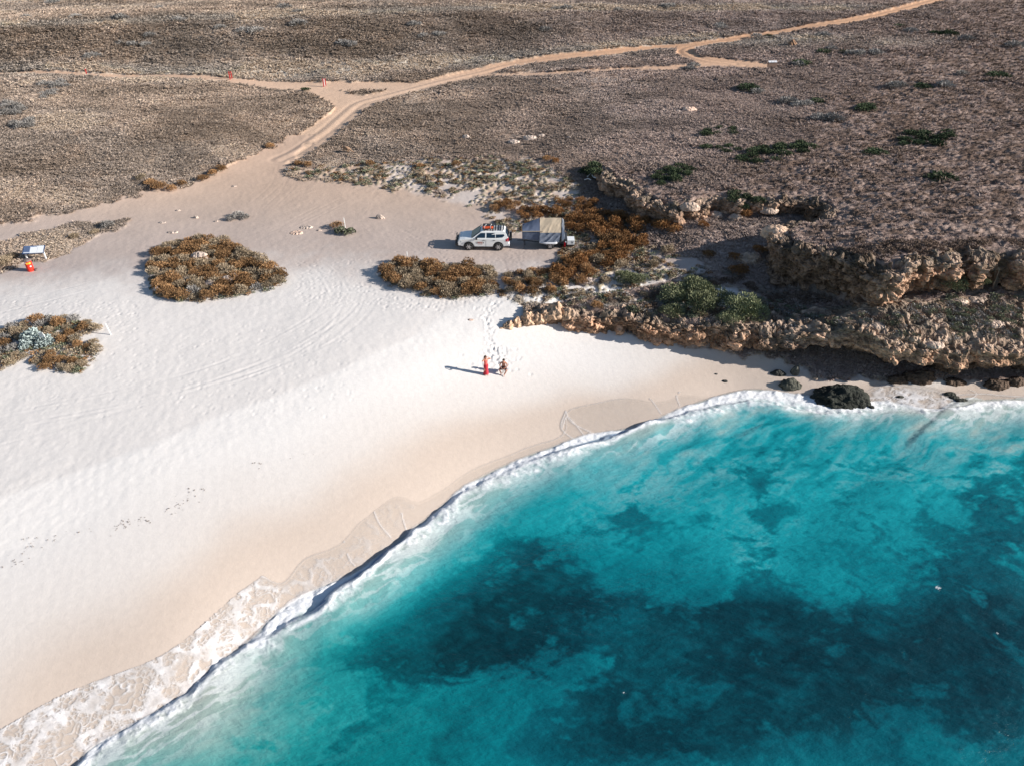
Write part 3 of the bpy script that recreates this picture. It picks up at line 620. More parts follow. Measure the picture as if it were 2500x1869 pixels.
# ------------------------------------------------------------------ the sea
def sea_material():
    m, nt, b, o = new_mat('sea_water')
    at = N(nt, 'ShaderNodeAttribute', attribute_name='col'); al = N(nt, 'ShaderNodeAttribute', attribute_name='cover'); fo = N(nt, 'ShaderNodeAttribute', attribute_name='foam')
    tc = N(nt, 'ShaderNodeTexCoord'); nt.links.new(at.outputs['Color'], b.inputs['Base Color'])
    mr = N(nt, 'ShaderNodeMapRange'); mr.inputs['To Min'].default_value = 0.16; mr.inputs['To Max'].default_value = 0.9
    nt.links.new(fo.outputs['Fac'], mr.inputs['Value']); nt.links.new(mr.outputs[0], b.inputs['Roughness']); b.inputs['IOR'].default_value = 1.33
    n1 = N(nt, 'ShaderNodeTexNoise'); n1.inputs['Scale'].default_value = 1.6; n1.inputs['Detail'].default_value = 8; n1.inputs['Roughness'].default_value = 0.62
    mp = N(nt, 'ShaderNodeMapping'); mp.inputs['Rotation'].default_value = (0, 0, R(35)); mp.inputs['Scale'].default_value = (1.0, 2.2, 1.0)
    nt.links.new(tc.outputs['Object'], mp.inputs[0]); nt.links.new(mp.outputs[0], n1.inputs['Vector'])
    bp = N(nt, 'ShaderNodeBump'); bp.inputs['Strength'].default_value = 0.55; bp.inputs['Distance'].default_value = 0.16
    nt.links.new(n1.outputs['Fac'], bp.inputs['Height']); nt.links.new(bp.outputs[0], b.inputs['Normal'])
    tr = N(nt, 'ShaderNodeBsdfTransparent'); mx = N(nt, 'ShaderNodeMixShader')
    nt.links.new(al.outputs['Fac'], mx.inputs[0]); nt.links.new(tr.outputs[0], mx.inputs[1]); nt.links.new(b.outputs[0], mx.inputs[2]); nt.links.new(mx.outputs[0], o.inputs[0])
    return m
M_SEA = sea_material()
rows = np.arange(1792, 800, -1.75); _dd = PITCH + np.arctan((rows - H0 / 2) / F0); sy = CAMZ / np.tan(_dd)
sy = np.concatenate([-14 - (np.linspace(1, 0, 14)[:-1] ** 2.2) * 900, np.linspace(-14, sy[0], 12)[:-1], sy])
cols = np.arange(-1300, 1301, 2.35); e = (np.linspace(0, 1, 14)[1:] ** 2) * 9000; cols = np.concatenate([-1300 - e[::-1], cols, 1300 + e])
zc = np.maximum(sy * CP + CAMZ * SP, 8)
SX = cols[None, :] * zc[:, None] / F0; SY = np.repeat(sy[:, None], len(cols), 1)
def sgn(pts):
    q = np.vstack([[-400, -400], pts, [400, 46]])
    def f(X, Y):
        d, p, s = seg_dist(X, Y, q); return -d * s           # positive on the seaward side
    return f
sF = coarse(sgn(shore_w), SX, SY, 4); sM = coarse(sgn(ridge_w), SX, SY, 4); sW = coarse(sgn(swash_w), SX, SY, 4)
PXs, PYs = proj(SX, SY, 0.0 * SX)
beach = look(_TL, SX, SY)
amp = np.interp(PXs, [-200, 150, 440, 560, 640, 700, 880, 960, 1180, 1260, 1420, 1460, 1700, 1800, 1900], [.12, .13, .26, .12, .22, .33, .30, .19, .16, .30, .36, .22, .2, .2, 0.08])
amp = amp * (0.25 + 1.4 * fbm(SX / 3.2, SY / 3.2, 2, 201))
wob = (fbm(SX / 1.1, SY / 1.1, 3, 203) - 0.5)
m_ = sM + 0.5 * wob
wave = amp * np.where(m_ < 0, sm(-0.55, 0.0, m_), np.exp(-(m_ / 1.9) ** 2))
r2 = wline([(1960, 980, 0), (1990, 940, 0), (2030, 905, 0), (2075, 870, 0), (2130, 874, 0), (2212, 868, 0), (2420, 862, 0)], 3)[:, :2]
r3 = wline([(1560, 960, 0), (1640, 930, 0), (1720, 912, 0), (1775, 903, 0), (1815, 892, 0)], 3)[:, :2]
for q, a_ in ((r2, .17), (r3, .14)):
    D_, P_ = near_dist(SX, SY, q, 8); inside_ = D_ < 50
    d2 = np.where(inside_, D_, 0); _, _, sd2 = seg_dist(SX[inside_], SY[inside_], q)
    sg = np.zeros(SX.shape); sg[inside_] = -sd2; v = d2 * sg + 0.4 * wob; end = sm(0, 2.5, P_) * sm(len(q) - 1, len(q) - 3.5, P_)
    wave = np.maximum(wave, np.where(inside_, a_ * end * np.where(v < 0, sm(-0.7, 0, v), np.exp(-(v / 1.8) ** 2)), 0))
swell = 0.05 * np.sin(SX * 0.55 - SY * 0.95 + 5 * fbm(SX / 9, SY / 9, 2, 205)) + 0.09 * (fbm(SX / 1.6 + SY / 2, SY / 1.1, 4, 207) - 0.5)
# foam: broken crest, churned band behind it, lace on the swash
wid = np.interp(PXs, [-200, 173, 300, 420, 500, 560, 600, 700, 800, 900, 1000, 1100, 1200, 1300, 1390, 1425, 1450, 1500, 1620, 1720, 1800, 1870, 1905, 1990, 2040, 2100, 2212, 2500],
                [1.0, 1.0, .6, .3, .5, 1.4, 1.7, 1.7, 1.0, .9, 1.1, 1.5, 1.7, 1.3, .35, .35, 1.0, 1.7, 2.2, 2.3, 2.0, 1.5, 0.7, 0.5, 0.4, 1.0, .9, .9])
fn = fbm(SX / 0.45, SY / 0.45, 4, 211); fn2 = ridged(SX / 0.8 + wob, SY / 0.8, 4, 213)
band = sm(-0.15, 0.12, sF + 0.5 * wob) * (1 - sm(0.75, 1.35, (sF + 1.8 * (fbm(SX / 1.4, SY / 1.4, 4, 215) - 0.5)) / wid))
face = sm(-0.6, -0.4, m_) * sm(0.02, -0.12, m_) * sm(0.15, 0.3, amp)        # bare steep face of the unbroken wave
face = face * np.clip(sm(640, 690, PXs) * sm(900, 860, PXs) + sm(1215, 1260, PXs) * sm(1450, 1420, PXs) + sm(560, 500, PXs), 0, 1)
thin = sm(0.30, 0.75, sF / wid)
foam = np.clip(band * lerp(1.0, np.clip(1.5 * fbm(SX / .3 + SY / .5, SY / .3, 3, 261) - .15, 0, 1), thin), 0, 1) * (1 - 0.92 * face)
lip = np.exp(-((m_ - 0.12) / 0.20) ** 2) * sm(0.15, 0.28, amp) * (sM > -3) * sm(1460, 1420, PXs)
foam = np.maximum(foam, lip * sm(0.3, 0.55, fn + 0.15))
streak = sm(0.60, 0.75, ridged((SX * 0.8 + SY * 0.6) / 2.6 + wob, (SY * 0.8 - SX * 0.6) / 0.7 + wob, 4, 217)) * sm(3.5, 0.6, sF) * sm(0.0, 0.8, sF)
foam = np.maximum(foam, 0.5 * streak)
k1, k2, kid = worley(SX / 0.62 + 3.2 * wob, SY / 0.62 + 3.2 * (fbm(SX / 0.9 + 7, SY / 0.9, 3, 219) - 0.5), 221)
l1, l2, lid = worley(SX / 0.24 + 3 * wob + 1.5 * fn, SY / 0.24 + 2 * wob, 223)
lace = np.maximum(0.8 * (1 - sm(0.0, 0.30, k2 - k1)) * (.4 + fn), 0.75 * (1 - sm(0.0, 0.35, l2 - l1)) * sm(.3, .6, fn2)) * sm(0.25, 0.6, fbm(SX / 2.5, SY / 2.5, 3, 225) + 0.1)
lace = np.maximum(lace, sm(0.60, 0.78, fn2))
dens = np.interp(PXs, [-200, 350, 520, 640, 860, 980, 1180, 1400, 1850, 1900, 2040, 2100, 2400], [1, 1, .95, .65, .35, .12, .15, .22, .1, .9, .8, .3, .3])
dens = dens * sm(-0.1, 0.5, sW) * np.where(PXs > 540, sm(-6.5, -1.0, sF - 0.0) * 1.0, 1)
film = (sF < 0.1) & (sW > 0)
edge = np.exp(-((sW - 0.10 - 0.15 * wob) / np.interp(PXs, [0, 500, 600, 1200, 1900, 2212], [.17, .17, .07, .07, .10, .10])) ** 2) * np.interp(PXs, [0, 540, 600, 900, 1200, 1300, 1450, 1850, 1890, 2400], [1, 1, .5, .15, .5, .5, .15, .1, .7, .7])
foam_s = np.clip(dens * (0.28 + 0.9 * lace), 0, 1) * (0.45 + 0.5 * fn) * 1.2
foam_s = np.maximum(foam_s, edge) * (sW > -0.3)
# thin curved lines left by earlier swash
for ln in ([(810, 1118), (822, 1140), (845, 1160), (870, 1180)], [(868, 1110), (875, 1135), (885, 1152)], [(1222, 895), (1212, 925), (1235, 942), (1262, 948)], [(1222, 895), (1235, 915), (1290, 935)],
           [(1350, 850), (1400, 862), (1428, 890)], [(745, 1180), (760, 1215), (800, 1230)], [(1480, 838), (1462, 855), (1472, 878)], [(1215, 925), (1225, 905), (1250, 925), (1270, 945)],
           [(1890, 838), (1910, 852), (1950, 858), (2000, 872)], [(1905, 836), (1960, 842), (1985, 856), (1960, 868)], [(2090, 842), (2110, 852), (2080, 866)]):
    w_ = wline([(a, b, .2) for a, b in ln], 4)[:, :2]; D_, _ = near_dist(SX, SY, w_, 2); foam_s = np.maximum(foam_s, 0.75 * np.exp(-(D_ / 0.07) ** 2) * (fn > 0.35))
foam = np.where(sF < 0, np.maximum(foam, foam_s), foam)
rc = sm(0.5, 0.9, fbm(SX / 1.2, SY / 1.2, 4, 227) + 0.25)
churn = np.exp(-(((PXs - 1965) / 110) ** 2 + ((PYs - 866) / 22) ** 2)) + np.exp(-(((PXs - 1850) / 60) ** 2 + ((PYs - 880) / 14) ** 2)) * 1.3
foam = np.maximum(foam, np.clip(churn, 0, 1) * np.clip(0.25 + lace, 0, 1))
for fx_, fy_, fr in ((2028, 1270, 9), (2155, 1367, 6), (1347, 1492, 7)):      # single breaking wavelets
    g_ = np.exp(-((PXs - fx_) / fr) ** 2 - ((PYs - fy_ - .5 * (PXs - fx_)) / (fr * .6)) ** 2); foam = np.maximum(foam, 0.75 * sm(.30, .50, g_ * sm(.35, .75, fbm(SX / .16, SY / .12, 3, 267))))
# colour of the water body: sand shoals, weed beds, depth; ripple light and sky sheen painted in
L = np.interp(sF, [0, 0.8, 2.2, 4.5, 8, 13, 20, 60], [.98, .85, .70, .58, .48, .39, .34, .28])
L = L + 0.10 * sm(1300, 1600, PXs) * sm(1330, 1150, PYs) * sm(2, 8, sF)
BL = [(1190, 1240, 110, 60, -.3), (1120, 1175, 90, 40, -.22), (1210, 1300, 80, 50, -.3), (1030, 1300, 140, 70, -.30), (900, 1365, 130, 55, -.25), (1000, 1410, 160, 80, -.25), (780, 1440, 120, 40, -.12), (1150, 1400, 130, 70, -.3),
      (1500, 1330, 130, 50, -.2), (1290, 998, 85, 16, -.26), (1400, 985, 45, 10, -.14), (1170, 1082, 45, 15, -.15), (1040, 1150, 40, 12, -.12), (1700, 1330, 190, 45, -.22), (2130, 1345, 130, 70, -.32), (1900, 1410, 200, 80, -.22),
      (1650, 1430, 180, 80, -.25), (1850, 1510, 220, 90, -.28), (2150, 1530, 120, 110, -.32), (1400, 1490, 140, 90, -.16), (1500, 1610, 200, 60, -.15), (1330, 1560, 60, 25, -.12), (2080, 1610, 120, 60, .08), (1450, 1410, 190, 60, -.16), (1340, 1310, 120, 35, -.14), (1300, 1500, 160, 60, -.12), (1500, 1560, 300, 60, -.14), (1250, 1620, 200, 40, -.10), (2000, 1240, 200, 30, -.08), (520, 1500, 120, 50, .10), (480, 1600, 160, 80, .14),
      (1370, 1060, 120, 50, .12), (1290, 1150, 80, 50, .10), (1700, 1130, 140, 50, .07), (1640, 1210, 60, 40, .12), (1550, 1200, 100, 60, .04), (1350, 1330, 90, 25, .10), (900, 1180, 60, 30, .1), (1330, 1420, 60, 30, .1), (750, 1560, 120, 50, .06), (1450, 1440, 60, 30, .08),
      (2200, 1180, 160, 120, -.10), (1500, 1060, 130, 60, .02), (2150, 935, 22, 8, -.45), (2140, 880, 40, 6, -.25), (1870, 1280, 160, 25, .08), (1750, 1240, 130, 25, .05)]
Wd = 0 * L
for bx, by, rx, ry, a_ in BL:
    g_ = np.exp(-((PXs - bx) / rx) ** 2 - ((PYs - by) / ry) ** 2)
    if a_ < 0: Wd = Wd + -a_ * 2.6 * g_
    else: L = L + a_ * g_
ux = (SX * 0.80 + SY * 0.60); uy = (SY * 0.80 - SX * 0.60)
wr = fbm(SX / 3, SY / 3, 3, 239) - 0.5
nA = fbm(ux / 7 + wr, uy / 4.5 + wr, 4, 241); nB = fbm(SX / 2.2 + 2 * wr, SY / 1.5 + 2 * wr, 5, 243, .6); nC = fbm(ux / 1.2, uy / 0.35, 3, 245); nD = fbm(SX / 0.7 + wr, SY / 0.45 + wr, 4, 249, .6)
deepm = sm(1.5, 8, sF)
Wd = np.clip(Wd, 0, 1.15)
cov = sm(-0.36, 0.30, (nA - .5) * 1.2 + (nB - .5) * 1.7 + (nD - .5) * 1.0 + (Wd - .44) * .70) * deepm
L = L + deepm * ((nA - .5) * .26 + (nB - .5) * .26 + (nD - .5) * .14) + (nC - 0.5) * 0.08
Lw = .11 + .34 * (nB - .5) + .18 * (nD - .5) + .14 * sm(.7, .0, Wd) - .03 + .05 * (nC - .5)
L = lerp(L, np.minimum(L, Lw), cov * .92)
L = np.minimum(L, lerp(1.0, .72, deepm))
L = L + sm(1250, 1450, PXs) * sm(1120, 960, PYs) * sm(0.5, 2.5, sF) * 0.55 * (fbm(ux / 3.2 + 1.5 * wr, uy / 0.75 + 2 * wr, 3, 247) - .5)  # caustic ripples painted as lighter and darker bands
stops = [0.0, .12, .26, .42, .55, .68, .82, 1.0]
cyan = np.array([(.0015, .016, .023), (.0018, .036, .050), (.002, .085, .112), (.002, .168, .200), (.008, .265, .300), (.095, .340, .365), (.235, .395, .385), (.40, .42, .385)])
teal = np.array([(.0015, .017, .019), (.0018, .036, .040), (.002, .080, .090), (.003, .165, .172), (.016, .250, .245), (.10, .330, .310), (.24, .385, .350), (.40, .42, .375)])
wc = np.stack([np.interp(L, stops, cyan[:, i]) for i in range(3)], -1); wt = np.stack([np.interp(L, stops, teal[:, i]) for i in range(3)], -1)
water = mix(wt, wc, sm(500, 1300, PXs + 300 * (nA - 0.5)))
murk = np.clip(np.interp(PXs, [0, 560, 900, 1050, 1250, 1450, 1700, 1900, 2050], [.5, .5, .5, .9, .6, .3, .4, 1, .7]) * sm(4.5, 0.5, sF) * (0.4 + 1.2 * fbm(ux / 3, uy / 0.9, 3, 251)), 0, 1)
water = mix(water, V3((.42, .40, .35)), murk * 0.4)
water = mix(water, V3((.035, .15, .34)), np.clip(face, 0, 1) * .85)  # blue sky reflection on the shaded wave face put into the colour
wcol = mix(water, V3((.80, .80, .80)), np.clip(foam, 0, 1))
filmc = V3((.50, .44, .38)) + 0 * water
wcol = np.where((sF < 0)[..., None] & (wave < 0.04)[..., None], mix(filmc, V3((.70, .67, .66)), np.clip(foam, 0, 1)), wcol)
cover = np.where(sF < -0.1, np.clip(np.maximum(foam, 0.22 * sm(0.0, 0.3, sW)), 0, 1), np.clip(0.75 + sF, 0, 1))
cover = np.where(wave > 0.05, 1.0, cover); cover = np.where((sW < -0.35) & (wave < 0.1), 0, cover)
SZ = np.maximum(beach + 0.025, wave + 0.02 + swell * sm(0.2, 3, sF)) + np.clip(foam, 0, 1) * band * (0.13 * (fn - 0.4) + 0.10 * (fn2 - 0.5) + 0.03)
SZ = np.where(sF < 0, SZ + 0.02 * foam_s + 0.012 * fn2 * dens, SZ)
far = np.hypot(SX, SY) > 120; SZ = np.where(far, 0.03, SZ)
SPn = np.stack([SX, SY, SZ], -1); sq = grid_quads(*SX.shape)
on = (flat(sW)[sq].max(1) > -0.5) & (flat(beach)[sq].min(1) < 0.75)
sea = sub_mesh('sea', flat(SPn), sq, on, M_SEA, {'col': ('FLOAT_COLOR', np.clip(flat(wcol), 0, .85)), 'cover': ('FLOAT', flat(cover)), 'foam': ('FLOAT', np.clip(flat(foam), 0, 1))}, None)
link('sea', sea, kind='structure')
# ------------------------------------------------------------------ foliage
def leaf_material(name, base, tip, var=0.25, rough=0.9, toned=False):
    m, nt, b, o = new_mat(name)
    t = N(nt, 'ShaderNodeAttribute', attribute_name='tint'); oi = N(nt, 'ShaderNodeObjectInfo')
    mx = N(nt, 'ShaderNodeMix', data_type='RGBA'); mx.inputs[6].default_value = (*base, 1); mx.inputs[7].default_value = (*tip, 1)
    nt.links.new(t.outputs['Fac'], mx.inputs[0])
    mr = N(nt, 'ShaderNodeMapRange'); mr.inputs['To Min'].default_value = 1 - var; mr.inputs['To Max'].default_value = 1 + var
    nt.links.new(oi.outputs['Random'], mr.inputs['Value'])
    vm = N(nt, 'ShaderNodeVectorMath', operation='MULTIPLY'); nt.links.new(mx.outputs[2], vm.inputs[0]); nt.links.new(mr.outputs[0], vm.inputs[1])
    last = vm.outputs[0]
    if toned:                                               # each tussock takes the tint of the patch it grows in
        ia = N(nt, 'ShaderNodeAttribute', attribute_name='tone'); ia.attribute_type = 'INSTANCER'
        v2 = N(nt, 'ShaderNodeVectorMath', operation='MULTIPLY'); nt.links.new(last, v2.inputs[0]); nt.links.new(ia.outputs['Color'], v2.inputs[1]); last = v2.outputs[0]
    nt.links.new(last, b.inputs['Base Color']); b.inputs['Roughness'].default_value = rough; b.inputs['Specular IOR Level'].default_value = 0.15
    return m
def blades(rng, n, lobes, blen, bwid, up=0.35, core=0.35):
    """n pointed leaves standing out from a set of rounded lobes; returns verts, tris, tint"""
    L = np.array(lobes); w = L[:, 3] ** 2; pick = rng.choice(len(L), n, p=w / w.sum()); c = L[pick]
    d = rng.normal(size=(n, 3)); d[:, 2] = np.abs(d[:, 2]) * 0.9 + 0.02; d /= np.linalg.norm(d, axis=1, keepdims=True)
    rad = c[:, 3] * (core + (1 - core) * rng.uniform(0.3, 1, n) ** 0.5)
    root = c[:, :3] + d * rad[:, None] * np.array([1, 1, 0.85]); root[:, 2] = np.maximum(root[:, 2], 0.01)
    g = d + rng.normal(scale=0.45, size=(n, 3)) + np.array([0, 0, up]); g /= np.linalg.norm(g, axis=1, keepdims=True)
    s = np.cross(g, rng.normal(size=(n, 3))); s /= np.linalg.norm(s, axis=1, keepdims=True) + 1e-9
    ln = blen * rng.uniform(0.6, 1.35, n); wd = bwid * rng.uniform(0.6, 1.3, n)
    a = root - s * wd[:, None] * 0.5; b = root + s * wd[:, None] * 0.5; t = root + g * ln[:, None]; mid = root + g * ln[:, None] * 0.55
    V = np.stack([a, mid + s * wd[:, None] * 0.55, t, mid - s * wd[:, None] * 0.55], 1).reshape(-1, 3)
    V = np.stack([root, mid + s * wd[:, None] * 0.6, t, mid - s * wd[:, None] * 0.6], 1).reshape(-1, 3)
    i = np.arange(n)[:, None] * 4; Fq = np.concatenate([i, i + 1, i + 2, i + 3], 1)
    r = rng.uniform(0, 1, n); ti = np.repeat(r[:, None], 4, 1); ti[:, 2] += 0.25
    return V, Fq, np.clip(ti.ravel(), 0, 1)
def shrub_mesh(name, seed, mat, n=520, r=0.75, h=0.6, nl=6, blen=0.2, bwid=0.05, flatten=1.0, up=.35):
    rng = np.random.RandomState(seed)
    lobes = [(0, 0, h * 0.3, r * 0.62)] + [(r * 0.6 * math.cos(a) * rng.uniform(.5, 1), r * 0.6 * math.sin(a) * rng.uniform(.5, 1), h * rng.uniform(.12, .6), r * rng.uniform(.28, .48)) for a in np.linspace(0, 6.28, nl, endpoint=False) + rng.uniform(0, 1)]
    V, Fq, ti = blades(rng, n, lobes, blen, bwid, up); V[:, 2] *= flatten
    return make_mesh(name, V, Fq, mat, {'tint': ('FLOAT', ti)}, smooth=False)
LM = {'brown': leaf_material('rust_foliage', (.155, .088, .042), (.37, .215, .105), .34), 'tan': leaf_material('straw_foliage', (.19, .145, .095), (.42, .33, .23), .22),
      'orange': leaf_material('orange_foliage', (.14, .070, .028), (.32, .165, .07), .32), 'grey': leaf_material('grey_foliage', (.18, .165, .15), (.34, .32, .30), .18),
      'green': leaf_material('olive_foliage', (.10, .115, .06), (.26, .27, .155), .2), 'dark': leaf_material('dark_foliage', (.030, .045, .026), (.085, .11, .055), .25),
      'silver': leaf_material('silver_foliage', (.24, .29, .28), (.46, .52, .50), .1), 'grass': leaf_material('dry_grass_blades', (.23, .178, .132), (.38, .30, .228), .16, toned=True),
      'scrub': leaf_material('low_scrub_leaves', (.12, .08, .06), (.26, .19, .145), .4), 'succ': leaf_material('coastal_green_leaves', (.11, .125, .08), (.25, .26, .17), .3)}
SH = {}
for st, kw in (('brown', dict(n=1000, r=.76, h=.8, nl=8, blen=.15, bwid=.038)), ('tan', dict(n=900, r=.70, h=.6, nl=8, blen=.16, bwid=.034)), ('orange', dict(n=1000, r=.78, h=.85, nl=8, blen=.15, bwid=.038)),
               ('grey', dict(n=420, r=.75, h=.5, blen=.26, bwid=.05)), ('green', dict(n=2400, r=1.15, h=1.0, nl=12, blen=.13, bwid=.04)), ('dark', dict(n=600, r=.9, h=.6, blen=.2, bwid=.07, flatten=.75)),
               ('silver', dict(n=700, r=.8, h=.7, blen=.14, bwid=.10)), ('succ', dict(n=260, r=.42, h=.25, blen=.1, bwid=.06))):
    SH[st] = [shrub_mesh(f'{st}_shrub_mesh', 900 + 17 * k + len(st) * 5, LM[st], **kw) for k in range(6 if st in ('brown', 'orange', 'tan') else 3)]
rv = random.Random(5)
def shrub(px, py, st, name, label, s=1.0, sz=None, group=None, z0=3.0, cat='shrub'):
    x, y, z = ground(px, py, z0)
    o = bpy.data.objects.new(name, rv.choice(SH[st])); C.objects.link(o)
    o.location = (x, y, z - 0.03); o.rotation_euler = (0, 0, rv.uniform(0, 6.28)); o.scale = (s * rv.uniform(.9, 1.15), s * rv.uniform(.9, 1.1), (sz or s) * rv.uniform(.85, 1.15))
    o['label'] = label; o['category'] = cat
    if group: o['group'] = group
    return o
def fill(poly, spacing, seed, z0=3.0, limit=200):
    """spread points over a surveyed patch, evenly in metres"""
    P = np.array([ground(a, b, z0)[:2] for a, b in poly]); lo, hi = P.min(0), P.max(0); rng = np.random.RandomState(seed); out = []
    tries = 0
    while len(out) < limit and tries < 4000:
        tries += 1; q = rng.uniform(lo, hi)
        if not inside(np.array([q[0]]), np.array([q[1]]), [tuple(p) for p in P])[0]: continue
        if any((q[0] - a) ** 2 + (q[1] - b) ** 2 < spacing ** 2 for a, b in out): continue
        out.append((q[0], q[1]))
    return out
_gzc = lambda xs, ys: base_height(np.array(xs), np.array(ys))
def clump(poly, spacing, seed, mixd, label, group, s=(.8, 1.25), limit=200, names=None):
    pts = fill(poly, spacing, seed, limit=limit)
    if not pts: return
    zs = _gzc([p[0] for p in pts], [p[1] for p in pts]); ks = list(mixd)
    for (x, y), z in zip(pts, zs):
        st = rv.choices(ks, [mixd[k] for k in ks])[0]
        o = bpy.data.objects.new({'brown': 'brown_shrub', 'tan': 'straw_shrub', 'orange': 'orange_shrub', 'grey': 'grey_shrub', 'dark': 'dark_shrub', 'green': 'green_bush', 'succ': 'green_shrub', 'silver': 'silver_shrub'}[st], rv.choice(SH[st])); C.objects.link(o)
        k = rv.uniform(*s); o.location = (x, y, z - 0.04); o.rotation_euler = (rv.uniform(-.08, .08), rv.uniform(-.08, .08), rv.uniform(0, 6.28)); o.scale = (k, k * rv.uniform(.9, 1.1), k * rv.uniform(.85, 1.2))
        word = {'brown': 'rusty brown', 'tan': 'pale straw brown', 'orange': 'bright rust orange', 'grey': 'grey', 'dark': 'dark green', 'green': 'olive green', 'succ': 'small green', 'silver': 'silvery'}[st]
        o['label'] = f'{word} {label}'; o['category'] = 'shrub'; o['group'] = f'{word} {group}'
clump([(325, 575), (338, 548), (375, 530), (430, 523), (480, 525), (530, 545), (570, 565), (605, 590), (612, 605), (590, 620), (555, 630), (480, 640), (430, 650), (380, 652), (350, 632), (330, 610)], .76, 1, {'brown': 5, 'tan': 4, 'grey': .35, 'succ': .3},
      'shrub in the large oval thicket on the sand', 'shrubs of the large oval thicket', limit=112)
clump([(830, 600), (838, 580), (865, 568), (900, 572), (960, 582), (1010, 574), (1055, 584), (1070, 605), (1068, 628), (1020, 640), (950, 640), (905, 632), (850, 618)], .76, 2, {'brown': 6, 'tan': 3, 'grey': .2},
      'shrub in the long thicket below the parked car', 'shrubs of the thicket below the car', limit=72)
clump([(0, 718), (60, 700), (110, 688), (150, 690), (200, 700), (212, 715), (170, 725), (165, 745), (140, 745), (60, 735), (0, 750)], .8, 3, {'brown': 3, 'tan': 5, 'grey': 2}, 'shrub in the back row of the thicket at the left edge', 'shrubs at the back of the left thicket', limit=26, s=(.65, .95))
clump([(0, 760), (45, 755), (55, 772), (35, 790), (0, 795)], .8, 4, {'tan': 3, 'grey': 3}, 'shrub at the lower left corner of the left thicket', 'shrubs at the corner of the left thicket', limit=8, s=(.6, .9))
clump([(80, 778), (120, 765), (165, 775), (180, 790), (150, 800), (120, 805), (90, 795)], .75, 5, {'tan': 4, 'brown': 3}, 'shrub in the front tongue of the left thicket', 'shrubs in the front tongue of the left thicket', limit=12, s=(.6, .85))
clump([(165, 745), (200, 740), (220, 750), (200, 765), (175, 762)], .7, 6, {'tan': 2, 'brown': 3}, 'shrub in the tongue pointing right from the left thicket', 'shrubs at the right of the left thicket', limit=5, s=(.55, .8))
clump([(1090, 600), (1130, 592), (1180, 588), (1205, 600), (1200, 628), (1150, 638), (1100, 636)], .85, 7, {'brown': 4, 'tan': 3}, 'shrub in the thicket between the footpath and the trailer', 'shrubs right of the footpath', limit=30, s=(.7, 1.05))
clump([(1195, 585), (1215, 565), (1250, 560), (1275, 585), (1270, 612), (1215, 618)], .95, 8, {'orange': 5, 'brown': 2}, 'shrub in front of the trailer by the sandy turn', 'shrubs in front of the trailer', limit=16, s=(.8, 1.15))
clump([(1120, 470), (1135, 455), (1190, 458), (1215, 468), (1180, 470), (1140, 478)], .85, 9, {'orange': 5}, 'shrub just behind the canvas trailer', 'shrubs just behind the trailer', limit=14, s=(.8, 1.1))
clump([(1060, 448), (1085, 438), (1115, 445), (1110, 456), (1070, 457)], .9, 10, {'orange': 4, 'brown': 2}, 'shrub in the small group behind the car', 'shrubs behind the car', limit=8, s=(.7, 1.0))
clump([(1225, 480), (1270, 468), (1330, 470), (1375, 482), (1395, 515), (1385, 540), (1350, 555), (1300, 520), (1285, 505), (1235, 500)], .98, 11, {'orange': 6, 'brown': 1}, 'shrub in the thick band right of the trailer', 'shrubs right of the trailer', limit=48, s=(.85, 1.3))
clump([(1275, 540), (1330, 530), (1350, 560), (1300, 580), (1265, 570)], .95, 12, {'orange': 5, 'tan': 1}, 'shrub in the lower clump right of the trailer', 'shrubs of the lower clump right of the trailer', limit=16, s=(.8, 1.2))
clump([(1205, 440), (1240, 432), (1280, 440), (1290, 455), (1240, 458)], 1.0, 13, {'orange': 3, 'brown': 3}, 'shrub shaded by the creek bank', 'shrubs shaded by the creek bank', limit=10, s=(.7, 1.0))
